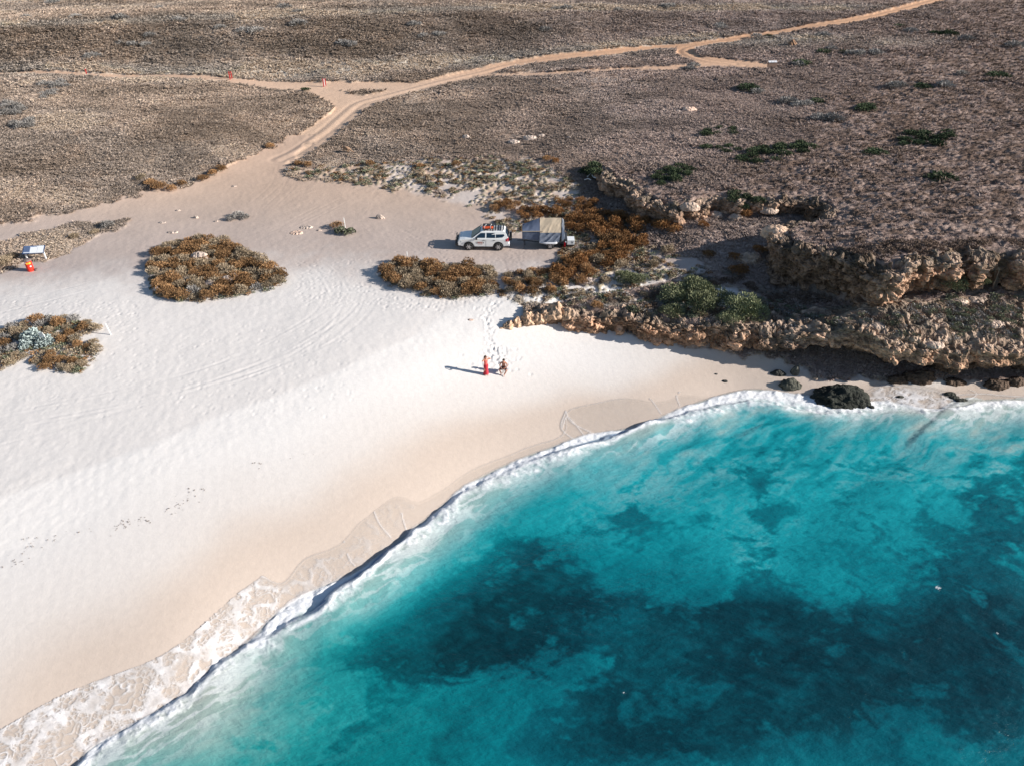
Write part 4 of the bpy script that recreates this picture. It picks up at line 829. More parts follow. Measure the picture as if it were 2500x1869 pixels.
for i, (a, b, st, s, lb) in enumerate([
    (1395, 462, 'orange', 1.1, 'rust orange shrub at the foot of the pale rock wall'), (1430, 475, 'orange', 1.25, 'rust orange shrub right below the rock wall bend'), (1415, 492, 'orange', .9, 'orange shrub on the grassy slope under the rock wall'),
    (1455, 502, 'orange', 1.0, 'low orange shrub on grass, second one below the rock wall'), (1520, 492, 'orange', .8, 'small orange shrub alone in the grassy hollow'), (1610, 470, 'orange', .9, 'orange shrub against the far end of the rock wall'),
    (1440, 545, 'tan', 1.2, 'dull brown round shrub right of the orange band'), (1410, 575, 'tan', .9, 'brown round shrub below the orange band'), (1340, 575, 'tan', 1.1, 'straw coloured round shrub beside the green cushion'),
    (1590, 592, 'orange', 1.0, 'orange shrub at the edge of the cliff shadow'), (1605, 588, 'orange', .8, 'smaller orange shrub touching the cliff shadow'), (1585, 560, 'orange', .9, 'orange shrub on the bank above the shadow'), (1640, 545, 'orange', .9, 'orange shrub under the overhanging block'),
    (1530, 555, 'brown', .9, 'dark brown shrub on the low stony bank'), (1375, 612, 'green', 1.0, 'wide green cushion bush with a small stone in it'), (1345, 607, 'green', .9, 'left half of the green cushion near the dune sand'),
    (1308, 612, 'tan', .9, 'straw shrub on the white sand above the beach rocks'), (1255, 640, 'tan', .7, 'small straw shrub on sand, nearest the beach rocks'), (1390, 640, 'tan', .7, 'small straw shrub between the two green bushes'), (1330, 640, 'tan', .65, 'tiny straw shrub on pale dune sand'),
    (1365, 675, 'succ', 1.6, 'green plant behind the beach rocks'), (1290, 665, 'brown', .75, 'brown shrub perched over the beach rocks'),
    (1460, 650, 'green', 1.45, 'large olive bush above the beach rocks, left part'), (1500, 640, 'green', 1.6, 'large olive bush above the beach rocks, back part'), (1510, 672, 'green', 1.5, 'large olive bush above the beach rocks, front part'), (1550, 655, 'green', 1.3, 'large olive bush above the beach rocks, right part'), (1455, 680, 'green', 1.1, 'low olive bush hugging the beach rocks'),
    (1600, 680, 'green', 1.7, 'bright olive bush at the cliff corner'), (1632, 684, 'green', 1.2, 'smaller olive bush at the cliff corner, right side'), (1575, 695, 'green', 1.0, 'small olive bush at the foot of the corner bush'),
    (1790, 590, 'dark', 1.4, 'dark green bush hanging on the shaded cliff wall'), (2062, 612, 'green', 1.0, 'fresh green bush growing in the cliff alcove'), (2130, 600, 'green', .5, 'small green plant on the cliff edge right of the alcove'),
    (585, 320, 'brown', .9, 'lone rusty shrub beside the upper road bend'), (660, 196, 'dark', .9, 'dark round shrub by the road fork'), (327, 400, 'brown', 1.0, 'brown shrub on the road edge, upper one of its group'), (345, 410, 'brown', 1.2, 'widest brown shrub on the road edge'),
    (372, 412, 'brown', .9, 'brown shrub overhanging the road edge'), (395, 400, 'brown', .8, 'brown shrub on the road edge left of the gap'), (440, 390, 'brown', 1.0, 'brown shrub on the road edge right of the gap'), (460, 378, 'brown', .9, 'brown shrub further along the road edge'), (480, 370, 'brown', .9, 'uppermost brown shrub of the road edge row'),
    (305, 388, 'tan', .9, 'pale brown shrub set back from the road edge'), (735, 503, 'succ', 1.9, 'green shrub round the white post, left part'), (755, 506, 'succ', 1.9, 'green shrub round the white post, right part'), (728, 492, 'brown', .9, 'brown topped shrub behind the white post clump'),
    (500, 475, 'grey', .8, 'grey brush on the sand mound left of the white post, front'), (515, 468, 'grey', .9, 'grey brush on the sand mound, middle one'), (528, 472, 'grey', .8, 'grey brush on the sand mound, right one'),
    (233, 492, 'grey', 1.0, 'round brown grey shrub on the grass wedge by the track'), (205, 505, 'tan', .8, 'brown shrub on the lower side of the grass wedge'), (10, 575, 'tan', 1.4, 'wide brown shrub left of the red drum'), (30, 560, 'tan', 1.0, 'brown shrub behind the red drum'), (160, 515, 'tan', .8, 'small brown shrub right of the information board'),
    (70, 738, 'silver', 1.3, 'silvery blue leafy shrub in the left thicket'), (98, 745, 'silver', 1.1, 'silvery shrub right beside the white tee sign'), (55, 752, 'silver', .9, 'silvery shrub at the left end of its patch'), (390, 648, 'succ', 1.2, 'green cushion on the front edge of the large thicket'),
    (1225, 603, 'succ', 1.3, 'bright green plant among the orange shrubs'), (168, 800, 'succ', 1.2, 'green plant at the tip of the left thicket'),
    (645, 358, 'brown', .8, 'brown shrub at the lower road bend, left one'), (665, 360, 'brown', .9, 'brown shrub at the lower road bend, right one'), (800, 358, 'brown', .9, 'flat brown shrub at the edge of the clearing'), (908, 362, 'brown', .7, 'brown shrub in the stony scrub'), (985, 360, 'brown', .9, 'brown shrub in the stony scrub nearer the creek'), (1180, 345, 'brown', .8, 'rusty shrub by the head of the creek'), (1200, 352, 'orange', .7, 'orange shrub by the head of the creek'),
    ]):
    nm = {'brown': 'brown_shrub', 'tan': 'straw_shrub', 'orange': 'orange_shrub', 'grey': 'grey_shrub', 'dark': 'dark_shrub', 'green': 'green_bush', 'succ': 'green_shrub', 'silver': 'silver_shrub'}[st]
    o = shrub(a, b, st, nm, lb, s, z0=(7.0 if (a, b) in ((2130, 600),) else 3.0))
    if a in (1790, 2062, 2130):                            # growing out of the rock face
        zz = {1790: 4.6, 2062: 6.3, 2130: 6.9}[a]; q = unproj(a, b, zz); o.location = (float(q[0]), float(q[1]) , zz - .5)
# wall plants are set against the face, not on the ground
clump([(1265, 372), (1285, 362), (1300, 372), (1290, 382)], .8, 20, {'dark': 3}, 'bush at the head of the shaded creek', 'bushes at the head of the creek', limit=5, s=(.9, 1.3))
clump([(1400, 385), (1430, 368), (1480, 362), (1500, 372), (1450, 398), (1420, 402)], 1.1, 21, {'dark': 3}, 'bush in the long row above the rock wall', 'bushes in the row above the rock wall', limit=14, s=(.8, 1.1))
clump([(1590, 345), (1640, 322), (1740, 312), (1755, 325), (1700, 345), (1640, 358)], 1.3, 22, {'dark': 3}, 'bush in the big dark patch on the plateau', 'bushes in the big dark plateau patch', limit=24, s=(.9, 1.3))
clump([(1510, 292), (1545, 280), (1600, 280), (1605, 290), (1550, 298)], 1.4, 23, {'dark': 3}, 'bush in the small upper patch on the plateau', 'bushes in the small upper plateau patch', limit=9, s=(.8, 1.1))
clump([(1525, 322), (1570, 318), (1600, 325), (1560, 335)], 1.3, 24, {'dark': 3}, 'bush in the patch between the other two on the plateau', 'bushes in the middle plateau patch', limit=7, s=(.7, 1.0))
clump([(1935, 308), (1965, 292), (2050, 290), (2070, 300), (2020, 316), (1960, 318)], 1.4, 25, {'dark': 3}, 'bush in the right hand patch on the plateau', 'bushes in the right plateau patch', limit=18, s=(.9, 1.2))
clump([(1560, 432), (1590, 420), (1640, 430), (1650, 445), (1590, 445)], 1.1, 26, {'dark': 3}, 'bush on top of the rock wall', 'bushes on top of the rock wall', limit=8, s=(.8, 1.1))
for i, poly in enumerate([[(85, 185), (105, 178), (145, 182), (150, 190), (100, 195)], [(88, 205), (125, 198), (128, 212), (95, 216)], [(0, 235), (15, 228), (55, 235), (40, 248), (0, 250)], [(20, 268), (60, 258), (88, 262), (70, 280), (30, 282)]]):
    wh = ['on the crest of the left grass hill, far one', 'on the crest of the left grass hill, near one', 'at the left edge of the grass hill, upper', 'at the left edge of the grass hill, lower'][i]
    clump(poly, 1.0, 30 + i, {'grey': 3}, f'shrub {wh}', f'shrubs {wh}', limit=6, s=(.9, 1.3))
FARS = [(300, 98, 'olive'), (640, 55, ''), (210, 130, ''), (545, 72, ''), (240, 45, ''), (390, 46, ''), (170, 38, ''), (270, 100, ''), (925, 80, ''), (950, 76, ''), (660, 28, ''), (50, 40, ''), (610, 20, ''), (100, 10, ''), (330, 80, ''), (750, 100, ''), (1210, 22, ''), (1340, 24, ''), (1430, 16, ''),
        (1160, 70, ''), (1550, 62, ''), (1640, 80, ''), (1770, 82, ''), (1790, 112, ''), (1850, 120, ''), (1870, 118, ''), (1900, 122, ''), (1720, 142, ''), (1950, 190, ''), (1980, 188, ''), (2020, 190, ''), (1620, 195, ''), (1640, 205, ''), (1490, 148, ''), (1500, 152, ''),
        (1700, 228, ''), (1750, 225, ''), (2100, 165, ''), (2160, 168, ''), (1930, 60, ''), (1960, 72, ''), (2040, 75, ''), (2100, 85, ''), (2180, 100, ''), (1880, 238, ''), (1790, 260, ''), (2000, 390, ''), (1870, 330, ''), (900, 55, ''), (480, 60, ''), (360, 20, '')]
fx, fy, fz_ = ground_arr([f[0] for f in FARS], [f[1] for f in FARS], 6.0)
for (a, b, _), x, y, z in zip(FARS, fx, fy, fz_):
    side_ = 'left' if a < 740 else ('middle' if a < 1480 else 'right')
    for k in range(2 if rv.random() < .5 else 1):
        o = bpy.data.objects.new('grey_shrub' if a < 1480 else 'dark_shrub', rv.choice(SH['grey' if rv.random() < .65 or a < 1480 else 'dark'])); C.objects.link(o)
        kk = rv.uniform(1.2, 2.0); o.location = (float(x) + rv.uniform(-1.6, 1.6), float(y) + rv.uniform(-1, 1), float(z) - 0.05); o.scale = (kk * 1.3, kk, kk * .8); o.rotation_euler = (0, 0, rv.uniform(0, 6.28))
        gp = {'left': 'on the far hills at the left', 'middle': 'on the far hills above the road', 'right': 'on the far plain at the right'}[side_]
        o['label'] = f'low dull shrub standing alone {gp}'; o['category'] = 'shrub'; o['group'] = f'lone shrubs {gp}'

# ------------------------------------------------------------------ grass, low scrub and ground plants (nobody could count them)
def tuft_mesh(name, seed, mat, n, r, h, lean, bw):
    rng = np.random.RandomState(seed); a = rng.uniform(0, 6.28, n); q = r * rng.uniform(0, .4, n)
    root = np.stack([q * np.cos(a), q * np.sin(a), np.zeros(n)], 1); out = np.stack([np.cos(a), np.sin(a), np.zeros(n)], 1) * r * rng.uniform(.5, 1.2, n)[:, None] + np.array([lean, -lean * .5, 0]) * r
    tip = root + out + np.array([0, 0, 1]) * (h * rng.uniform(.5, 1.15, n))[:, None]; midp = root + out * .38 + np.array([0, 0, 1]) * (h * rng.uniform(.5, .8, n))[:, None]
    s = np.stack([-np.sin(a), np.cos(a), np.zeros(n)], 1) * bw
    V = np.stack([root - s * .4, root + s * .4, midp + s * .6, tip, midp - s * .6], 1).reshape(-1, 3); i = np.arange(n)[:, None] * 5
    Fq = np.concatenate([np.concatenate([i, i + 1, i + 2, i + 4], 1), np.concatenate([i + 4, i + 2, i + 3, i + 3], 1)]); Fq = Fq[:n]
    tri = np.concatenate([np.concatenate([i, i + 1, i + 2], 1), np.concatenate([i, i + 2, i + 4], 1), np.concatenate([i + 4, i + 2, i + 3], 1)])
    t = np.tile(np.array([.1, .1, .6, 1.0, .6]), n) * np.repeat(rng.uniform(.6, 1, n), 5)
    return make_mesh(name, V, tri, mat, {'tint': ('FLOAT', t)}, smooth=False)
def scatter(name, label, cat, meshes, pts, scl, rot, kind='stuff', tone=None):
    col = bpy.data.collections.new(name + '_kinds')
    for k, me in enumerate(meshes): col.objects.link(bpy.data.objects.new(f'{name}_form', me))
    me = bpy.data.meshes.new(name); me.vertices.add(len(pts)); me.vertices.foreach_set('co', np.ascontiguousarray(pts, np.float32).ravel())
    a = me.attributes.new('size', 'FLOAT', 'POINT'); a.data.foreach_set('value', np.ascontiguousarray(scl, np.float32))
    a = me.attributes.new('turn', 'FLOAT_VECTOR', 'POINT'); a.data.foreach_set('vector', np.ascontiguousarray(rot, np.float32).ravel())
    if tone is not None:
        a = me.attributes.new('tone', 'FLOAT_COLOR', 'POINT'); tc_ = np.ones((len(pts), 4), np.float32); tc_[:, :3] = tone; a.data.foreach_set('color', tc_.ravel())
    o = link(name, me, kind=kind, label=label)
    ng = bpy.data.node_groups.new(name + '_spread', 'GeometryNodeTree')
    ng.interface.new_socket('Geometry', in_out='INPUT', socket_type='NodeSocketGeometry'); ng.interface.new_socket('Geometry', in_out='OUTPUT', socket_type='NodeSocketGeometry')
    gi = ng.nodes.new('NodeGroupInput'); go = ng.nodes.new('NodeGroupOutput'); ip = ng.nodes.new('GeometryNodeInstanceOnPoints'); ci = ng.nodes.new('GeometryNodeCollectionInfo')
    ci.inputs['Collection'].default_value = col; ci.inputs['Separate Children'].default_value = True; ci.inputs['Reset Children'].default_value = True
    s = ng.nodes.new('GeometryNodeInputNamedAttribute'); s.data_type = 'FLOAT'; s.inputs['Name'].default_value = 'size'
    t = ng.nodes.new('GeometryNodeInputNamedAttribute'); t.data_type = 'FLOAT_VECTOR'; t.inputs['Name'].default_value = 'turn'
    ng.links.new(gi.outputs[0], ip.inputs['Points']); ng.links.new(ci.outputs[0], ip.inputs['Instance']); ip.inputs['Pick Instance'].default_value = True
    ng.links.new(s.outputs['Attribute'], ip.inputs['Scale']); ng.links.new(t.outputs['Attribute'], ip.inputs['Rotation']); ng.links.new(ip.outputs[0], go.inputs[0])
    mod = o.modifiers.new('spread', 'NODES'); mod.node_group = ng
    return o
rng = np.random.RandomState(77)
def candidates(n, y0, y1, zref=4.0, py_hi=720):
    pxs = rng.uniform(-200, 2420, n); yy = rng.uniform(y0, y1, n)
    zc_ = yy * CP + (CAMZ - zref) * SP; x = rng.uniform(-1, 1, n) * 1250 * (y1 * CP + 20) / F0
    k = np.abs(x) < 1260 * zc_ / F0
    return x[k], yy[k]
xs, ys = [], []
for n, a, b in ((80000, 48, 72), (190000, 72, 110), (160000, 110, 175), (40000, 175, 260)):
    x, y = candidates(n, a, b); xs.append(x); ys.append(y)
xs = np.concatenate(xs); ys = np.concatenate(ys)
H_, D_ = detail(xs[:, None], ys[:, None]); gc_, _ = colours(xs[:, None], ys[:, None], D_); gc_ = gc_[:, 0]; H_ = H_[:, 0]; D_ = {k: (v[:, 0] if isinstance(v, np.ndarray) and v.ndim == 2 else v) for k, v in D_.items()}
zone_g = (D_['open_s'] < .5) & (D_['road'] < .25) & (rng.uniform(size=len(xs)) > D_['rocky'] * .85)
def rots(n, tilt=.12): return np.stack([rng.normal(0, tilt, n), rng.normal(0, tilt, n), rng.normal(0, .5, n)], 1)
k = zone_g; P = np.stack([xs[k], ys[k], H_[k] - .06], 1); dk = D_['dist'][k]
nz = fbm(xs[k] / 3.5, ys[k] / 3.5, 3, 301)
scatter('dry_grass', 'dry pale tussock grass covering the hills', 'grass', [tuft_mesh('tuft_form', 60 + i, LM['grass'], 11, .22, .17, .5, .04) for i in range(5)], P, (.75 + 1.3 * np.clip(nz - .2, 0, 1)) * lerp(1.0, 1.7, sm(90, 170, dk)) * rng.uniform(.7, 1.3, k.sum()), rots(k.sum()), tone=np.clip(.25 + .75 * gc_[k] / np.array((.255, .20, .145)), .45, 1.6))
lump = fbm(xs / 2.6, ys / 2.0, 4, 305)
k = (D_['rocky'] > .35) & (lump > .40) & (rng.uniform(size=len(xs)) < .42) & (D_['s1'] > 1.2) ; P = np.stack([xs[k], ys[k], H_[k] - .05], 1)
scatter('low_scrub', 'dark brown cushion scrub on the stony plateau', 'scrub', [shrub_mesh('scrub_form', 1200 + i, LM['scrub'], n=110, r=.40, h=.24, nl=5, blen=.085, bwid=.06, flatten=.75) for i in range(4)], P, rng.uniform(.55, 1.3, k.sum()) * lerp(1, 1.5, sm(80, 150, D_['dist'][k])), rots(k.sum(), .05))
# the same cushions on the ledge between the two cliffs
lx = rng.uniform(18, 75, 9000); ly = rng.uniform(44, 56, 9000); l1_, l2_ = look(_T1, lx, ly), look(_T2, lx, ly)
k = (l1_ > .9) & (l2_ < -.9) & (proj(lx, ly, 4 + 0 * lx)[0] > 1590) & (fbm(lx / 1.8, ly / 1.4, 3, 331) > .47)
P = np.stack([lx[k], ly[k], look(_TM, lx, ly)[k] + .03], 1)
scatter('ledge_scrub', 'grey green cushion scrub on the ledge between the cliffs', 'scrub', [shrub_mesh('ledge_form', 1400 + i, LM[['scrub', 'grey', 'succ'][i]], n=110, r=.36, h=.22, nl=5, blen=.09, bwid=.05, flatten=.8) for i in range(3)], P, rng.uniform(.5, 1.3, k.sum()), rots(k.sum(), .05))
# low plants on the dune sand and the stony scrub
xd = rng.uniform(-50, 45, 100000); yd = rng.uniform(44, 92, 100000); Hd, Dd = detail(xd[:, None], yd[:, None]); g = lambda q: Dd[q][:, 0]
ptc = fbm(xd / 1.5, yd / 1.3, 3, 311)
isl = np.maximum.reduce([sdist(Dd['PX'], Dd['PY'], q)[:, 0] for q in ([(318, 575), (335, 545), (430, 520), (530, 542), (618, 600), (590, 625), (430, 655), (335, 640)], [(824, 600), (835, 578), (900, 568), (1060, 580), (1078, 610), (1060, 640), (950, 645), (850, 622)], [(-80, 740), (110, 685), (215, 702), (175, 745), (225, 752), (180, 805), (80, 800), (60, 765), (0, 800), (-80, 810)], [(1200, 590), (1230, 470), (1380, 475), (1400, 530), (1290, 620)])])
k = ((g('scrub') > .5) | (g('dveg') > .5) | (isl > -3)) & (g('road') < .3) & ((ptc > .50) | (isl > 0)) & (rng.uniform(size=len(xd)) < .42); P = np.stack([xd[k], yd[k], Hd[:, 0][k] - .03], 1)
scatter('dune_plants', 'small grey green and brown plants creeping over the dune sand', 'plants', [shrub_mesh('dune_form', 1300 + i, LM[['succ', 'tan', 'grey', 'tan', 'brown'][i]], n=60, r=.30, h=.2, nl=4, blen=.13, bwid=.06, flatten=.8) for i in range(5)], P, rng.uniform(.45, 1.35, k.sum()), rots(k.sum(), .05))

dl = []
for pts_, n_ in (([(20, 1225), (60, 1190), (70, 1160)], 26), ([(95, 1175), (130, 1150), (200, 1150)], 12), ([(245, 1145), (275, 1130), (330, 1120)], 34), ([(360, 1105), (400, 1075), (435, 1055)], 30), ([(540, 1010), (560, 995)], 6), ([(610, 990), (760, 960)], 4)):
    q = np.array(pts_, float)
    for _ in range(n_): i_ = rng.randint(len(q) - 1); t_ = rng.uniform(); e_ = q[i_] + (q[i_ + 1] - q[i_]) * t_; dl.append((e_[0] + rng.normal(0, 9), e_[1] + rng.normal(0, 6)))
dx_, dy_, dz_ = ground_arr([a for a, _ in dl], [b for _, b in dl], 1.0)
scatter('seaweed_scraps', 'small dry seaweed scraps strewn in a line on the beach', 'seaweed', [tuft_mesh('weed_form', 70 + i, LM['scrub'], 6, .045, .02, .2, .018) for i in range(3)], np.stack([dx_, dy_, dz_ + .01], 1), rng.uniform(.4, 1.5, len(dl)), rots(len(dl)))

# ------------------------------------------------------------------ stones and boulders
def rock_mesh(name, seed, size, sub=4, crag=.35, col=(.52, .42, .35), dark=None, mat=None, flat_base=.35, freq=1.0):
    bm = bmesh.new(); bmesh.ops.create_icosphere(bm, subdivisions=sub, radius=1.0); V = np.array([v.co[:] for v in bm.verts])
    q = V * np.array(size) ; p = V * 1.3 * freq + seed * 7.7
    n = fbm3(p, 4, seed); r = fbm3(p * 2.2 + 3, 4, seed + 5, True)
    cut = np.round(fbm3(p * .8 + 9, 2, seed + 8) * 4) / 4
    s = 1 + crag * ((n - .5) * 1.3 + (r - .6) * 1.0 + (cut - .5) * .7)
    q = q * s[:, None]; q[:, 2] = np.where(q[:, 2] < 0, q[:, 2] * flat_base, q[:, 2])
    for v, c in zip(bm.verts, q): v.co = c
    me = bpy.data.meshes.new(name); bm.to_mesh(me); bm.free()
    a = me.attributes.new('col', 'FLOAT_COLOR', 'POINT'); c = np.ones((len(V), 4), np.float32); c[:, :3] = np.array(col) * (0.7 + 0.6 * np.clip((r - .4) * 2, 0, 1))[:, None]
    if dark is not None: c[:, :3] = c[:, :3] * (1 - .8 * sm(dark[0], dark[1], n)[:, None])
    a.data.foreach_set('color', c.ravel()); me.polygons.foreach_set('use_smooth', [True] * len(me.polygons)); me.materials.append(mat or M_ROCK)
    return me
def stone(px, py, size, seed, name, label, cat='rock', col=(.52, .42, .35), z0=3.0, sink=.1, sub=4, crag=.35, group=None, rot=0.0, dz=0.0, zfix=None, **kw):
    x, y, z = ground(px, py, z0)
    if zfix is not None: x, y = (float(v) for v in unproj(px, py, zfix)); z = zfix
    o = link(name, rock_mesh(name, seed, size, sub, crag, col, **kw)); o.location = (x, y, z - sink + dz); o.rotation_euler = (0, 0, rot); o['label'] = label; o['category'] = cat
    if group: o['group'] = group
    return o
PALE = (.50, .40, .335); TANR = (.50, .34, .23); BLK = (.032, .034, .028)
stone(1815, 862, (1.95, 1.2, .95), 3, 'boulder', 'big black weedy boulder at the edge of the surf', col=BLK, z0=.3, sub=5, crag=.5)
stone(1706, 832, (.85, .5, .62), 4, 'boulder', 'flat topped black boulder on the wet sand', col=(.075, .075, .06), z0=.5, crag=.45)
stone(1716, 806, (.33, .3, .75), 5, 'boulder', 'upright black boulder at the cliff shadow edge', col=(.11, .105, .09), z0=.5)
stone(1682, 806, (.62, .35, .34), 6, 'boulder', 'low black boulder left of the upright one', col=(.05, .05, .045), z0=.5)
stone(1566, 823, (.22, .16, .14), 7, 'stone', 'small dark stone alone on the smooth wet sand', col=(.07, .07, .065), z0=.5, sub=3, sink=.04)
stone(1547, 808, (.12, .09, .09), 8, 'stone', 'tiny dark stone beside the small lone one', col=(.07, .07, .065), z0=.5, sub=3, sink=.02)
for i, (a, b, s_) in enumerate([(1868, 876, .42), (1860, 882, .32), (1880, 884, .28), (1852, 872, .3)]):
    stone(a, b, (s_, s_ * .8, s_ * .8), 20 + i, 'stone', ['foam washed black stone in front of the big boulder, largest', 'foam washed black stone left of the largest one', 'foam washed black stone furthest right in the surf', 'foam washed black stone touching the big boulder'][i], col=BLK, z0=.1, sub=3, dz=.2)
for i, (a, b, s_, lb) in enumerate([(1945, 858, .3, 'thin dark stone lying in the swash'), (2052, 852, .45, 'dark reef stone at the head of the wave, left'), (2062, 860, .4, 'dark reef stone at the head of the wave, middle'), (2076, 866, .5, 'dark reef stone at the head of the wave, right')]):
    stone(a, b, (s_, s_ * .5, s_ * .4), 30 + i, 'stone', lb, col=(.06, .06, .05), z0=.1, sub=3, dz=.12)
for i, (a, b, sx, sz, lb) in enumerate([(1985, 820, 1.4, .8, 'brown honeycombed boulder under the sea cliff'), (1940, 822, .9, .5, 'lower brown boulder under the sea cliff'), (2060, 826, .9, .45, 'brown boulder at the back of the sea cave'), (2150, 832, 1.0, .5, 'dark boulder at the right foot of the sea cliff'), (2190, 828, .8, .6, 'dark boulder furthest right under the sea cliff')]):
    stone(a, b, (sx, sx * .55, sz), 40 + i, 'boulder', lb, col=(.09, .062, .045), zfix=.35, crag=.5)
stone(1775, 632, (.62, .5, .5), 50, 'boulder', 'pale boulder lying in the deep shade of the cliff', col=(.55, .55, .55), zfix=3.05, sink=0)
stone(1620, 566, (1.3, .8, 1.0), 51, 'boulder', 'pointed block at the foot of the shaded gully wall', col=(.42, .31, .24), zfix=3.4, sink=.1)
stone(1677, 502, (1.25, .9, .8), 52, 'boulder', 'sunlit orange cap rock on the gully wall', col=(.60, .42, .30), z0=6.3, dz=-.1)
stone(1840, 742, (.4, .3, .5), 53, 'boulder', 'small sunlit knob on the sea cliff face', col=TANR, zfix=2.4)
stone(1653, 762, (.38, .34, .55), 54, 'boulder', 'small sunlit knob standing in the shaded corner', col=(.52, .37, .24), zfix=.9)
for i, (a, b, sx, sz) in enumerate([(1098, 706, .42, .55), (1117, 702, .38, .75), (1140, 693, .55, .8), (1163, 690, .45, .65), (1178, 690, .5, .7), (1200, 690, .75, .9), (1225, 686, .6, .7)]):
    stone(a, b, (sx, sx * .85, sz), 60 + i, 'rock_knob', ['leftmost rock knob standing on the beach sand', 'second rock knob from the left, tall and thin', 'third rock knob from the left, joined to sand bank', 'fourth rock knob from the left with split foot', 'fifth rock knob from the left', 'sixth rock knob from the left, widest', 'rock knob where the beach rock band begins'][i], col=TANR, z0=2.2, crag=.6, sub=4, freq=1.6)
stone(1083, 709, (.26, .14, .09), 70, 'stone', 'flat pink stone left of the rock knobs', col=TANR, z0=2, sub=3, sink=.02); stone(1016, 691, (.28, .15, .07), 71, 'stone', 'flat pinkish stone alone on the beach face', col=(.55, .4, .33), z0=2.3, sub=3, sink=.02)
for i, (a, b, sx, sz, lb) in enumerate([(433, 562, .75, .5, 'pale boulder near the top of the large thicket'), (493, 612, .55, .45, 'pale boulder at the right of the large thicket, left one'), (507, 606, .4, .45, 'pale boulder at the right of the large thicket, right one'), (455, 620, .55, .35, 'flat pale boulder in the middle of the large thicket'), (340, 632, .3, .25, 'small pale boulder on the front edge of the large thicket'), (1378, 603, .3, .35, 'small orange boulder in the green cushion bush'),
                                        (1270, 608, 1.1, .25, 'flat pink rock slab in the dune plants'), (1480, 606, 1.0, .2, 'flat pink rock slab below the green cushion')]):
    stone(a, b, (sx, sx * .6, sz), 80 + i, 'boulder', lb, col=PALE, dz=.35 if i < 5 else .1)
for i, (a, b, sx, sz, lb) in enumerate([(424, 471, .28, .24, 'rounded pale stone with a crisp shadow on the clearing'), (350, 481, .40, .10, 'flat pale stone half buried in the clearing'), (372, 502, .5, .12, 'long narrow pale stone lying on the clearing'), (468, 479, .2, .18, 'stone at the left of the grey brush mound'), (640, 503, .7, .08, 'flat reddish rock slab on the clearing'), (662, 491, .7, .08, 'stony patch right of the reddish slab'),
                                        (822, 472, .42, .42, 'pale boulder standing alone behind the clearing'), (385, 455, .25, .12, 'small stone at the road side of the clearing'), (505, 403, .3, .12, 'stone on the sandy road below the grass hill'), (1008, 300, .6, .5, 'pale boulder in the stony scrub, left one'), (1110, 310, .8, .45, 'pale boulder in the stony scrub, middle one'), (1145, 302, 1.0, .5, 'pale boulder in the stony scrub, right one'), (1170, 296, .6, .35, 'pale boulder in the stony scrub, last one'), (1230, 300, .4, .3, 'small pale boulder above the creek head'),
                                        (1490, 241, 1.0, .6, 'large pink boulder on the plateau with a dark bush behind'), (1465, 243, .5, .3, 'small boulder left of the large pink one'), (690, 498, .25, .1, 'small stone left of the white post shrub')]):
    stone(a, b, (sx, sx * .65, sz), 100 + i, 'stone' if sx < .5 else 'boulder', lb, col=PALE if i not in (4, 14) else (.62, .44, .34), sub=3, sink=.03)
for i, (a, b, sx, sz) in enumerate([(1488, 470, .9, .6), (1545, 466, .8, .5), (1590, 465, .7, .45), (1660, 462, .9, .5), (2110, 648, .9, .3), (2070, 650, .8, .25), (2020, 745, .7, .3), (1900, 705, .8, .3), (2150, 700, .9, .3), (1730, 705, .5, .2), (1690, 700, .4, .2)]):
    stone(a, b, (sx, sx * .6, sz), 130 + i, 'boulder', ['fallen pale block at the foot of the rock wall, leftmost', 'fallen pale block under the rock wall, second', 'fallen pale block under the rock wall, third', 'fallen pale block at the right end of the rock wall', 'flat slab on the ledge under the upper cliff, right one', 'flat slab on the ledge under the upper cliff, left one', 'rock hump on the sunny sea cliff top', 'rock hump on the left of the sea cliff top', 'rock hump on the right of the sea cliff top', 'stone on the ledge left of the sea cliff, right one', 'stone on the ledge left of the sea cliff, left one'][i],
          col=(.50, .38, .30), z0=4.5, sub=3)
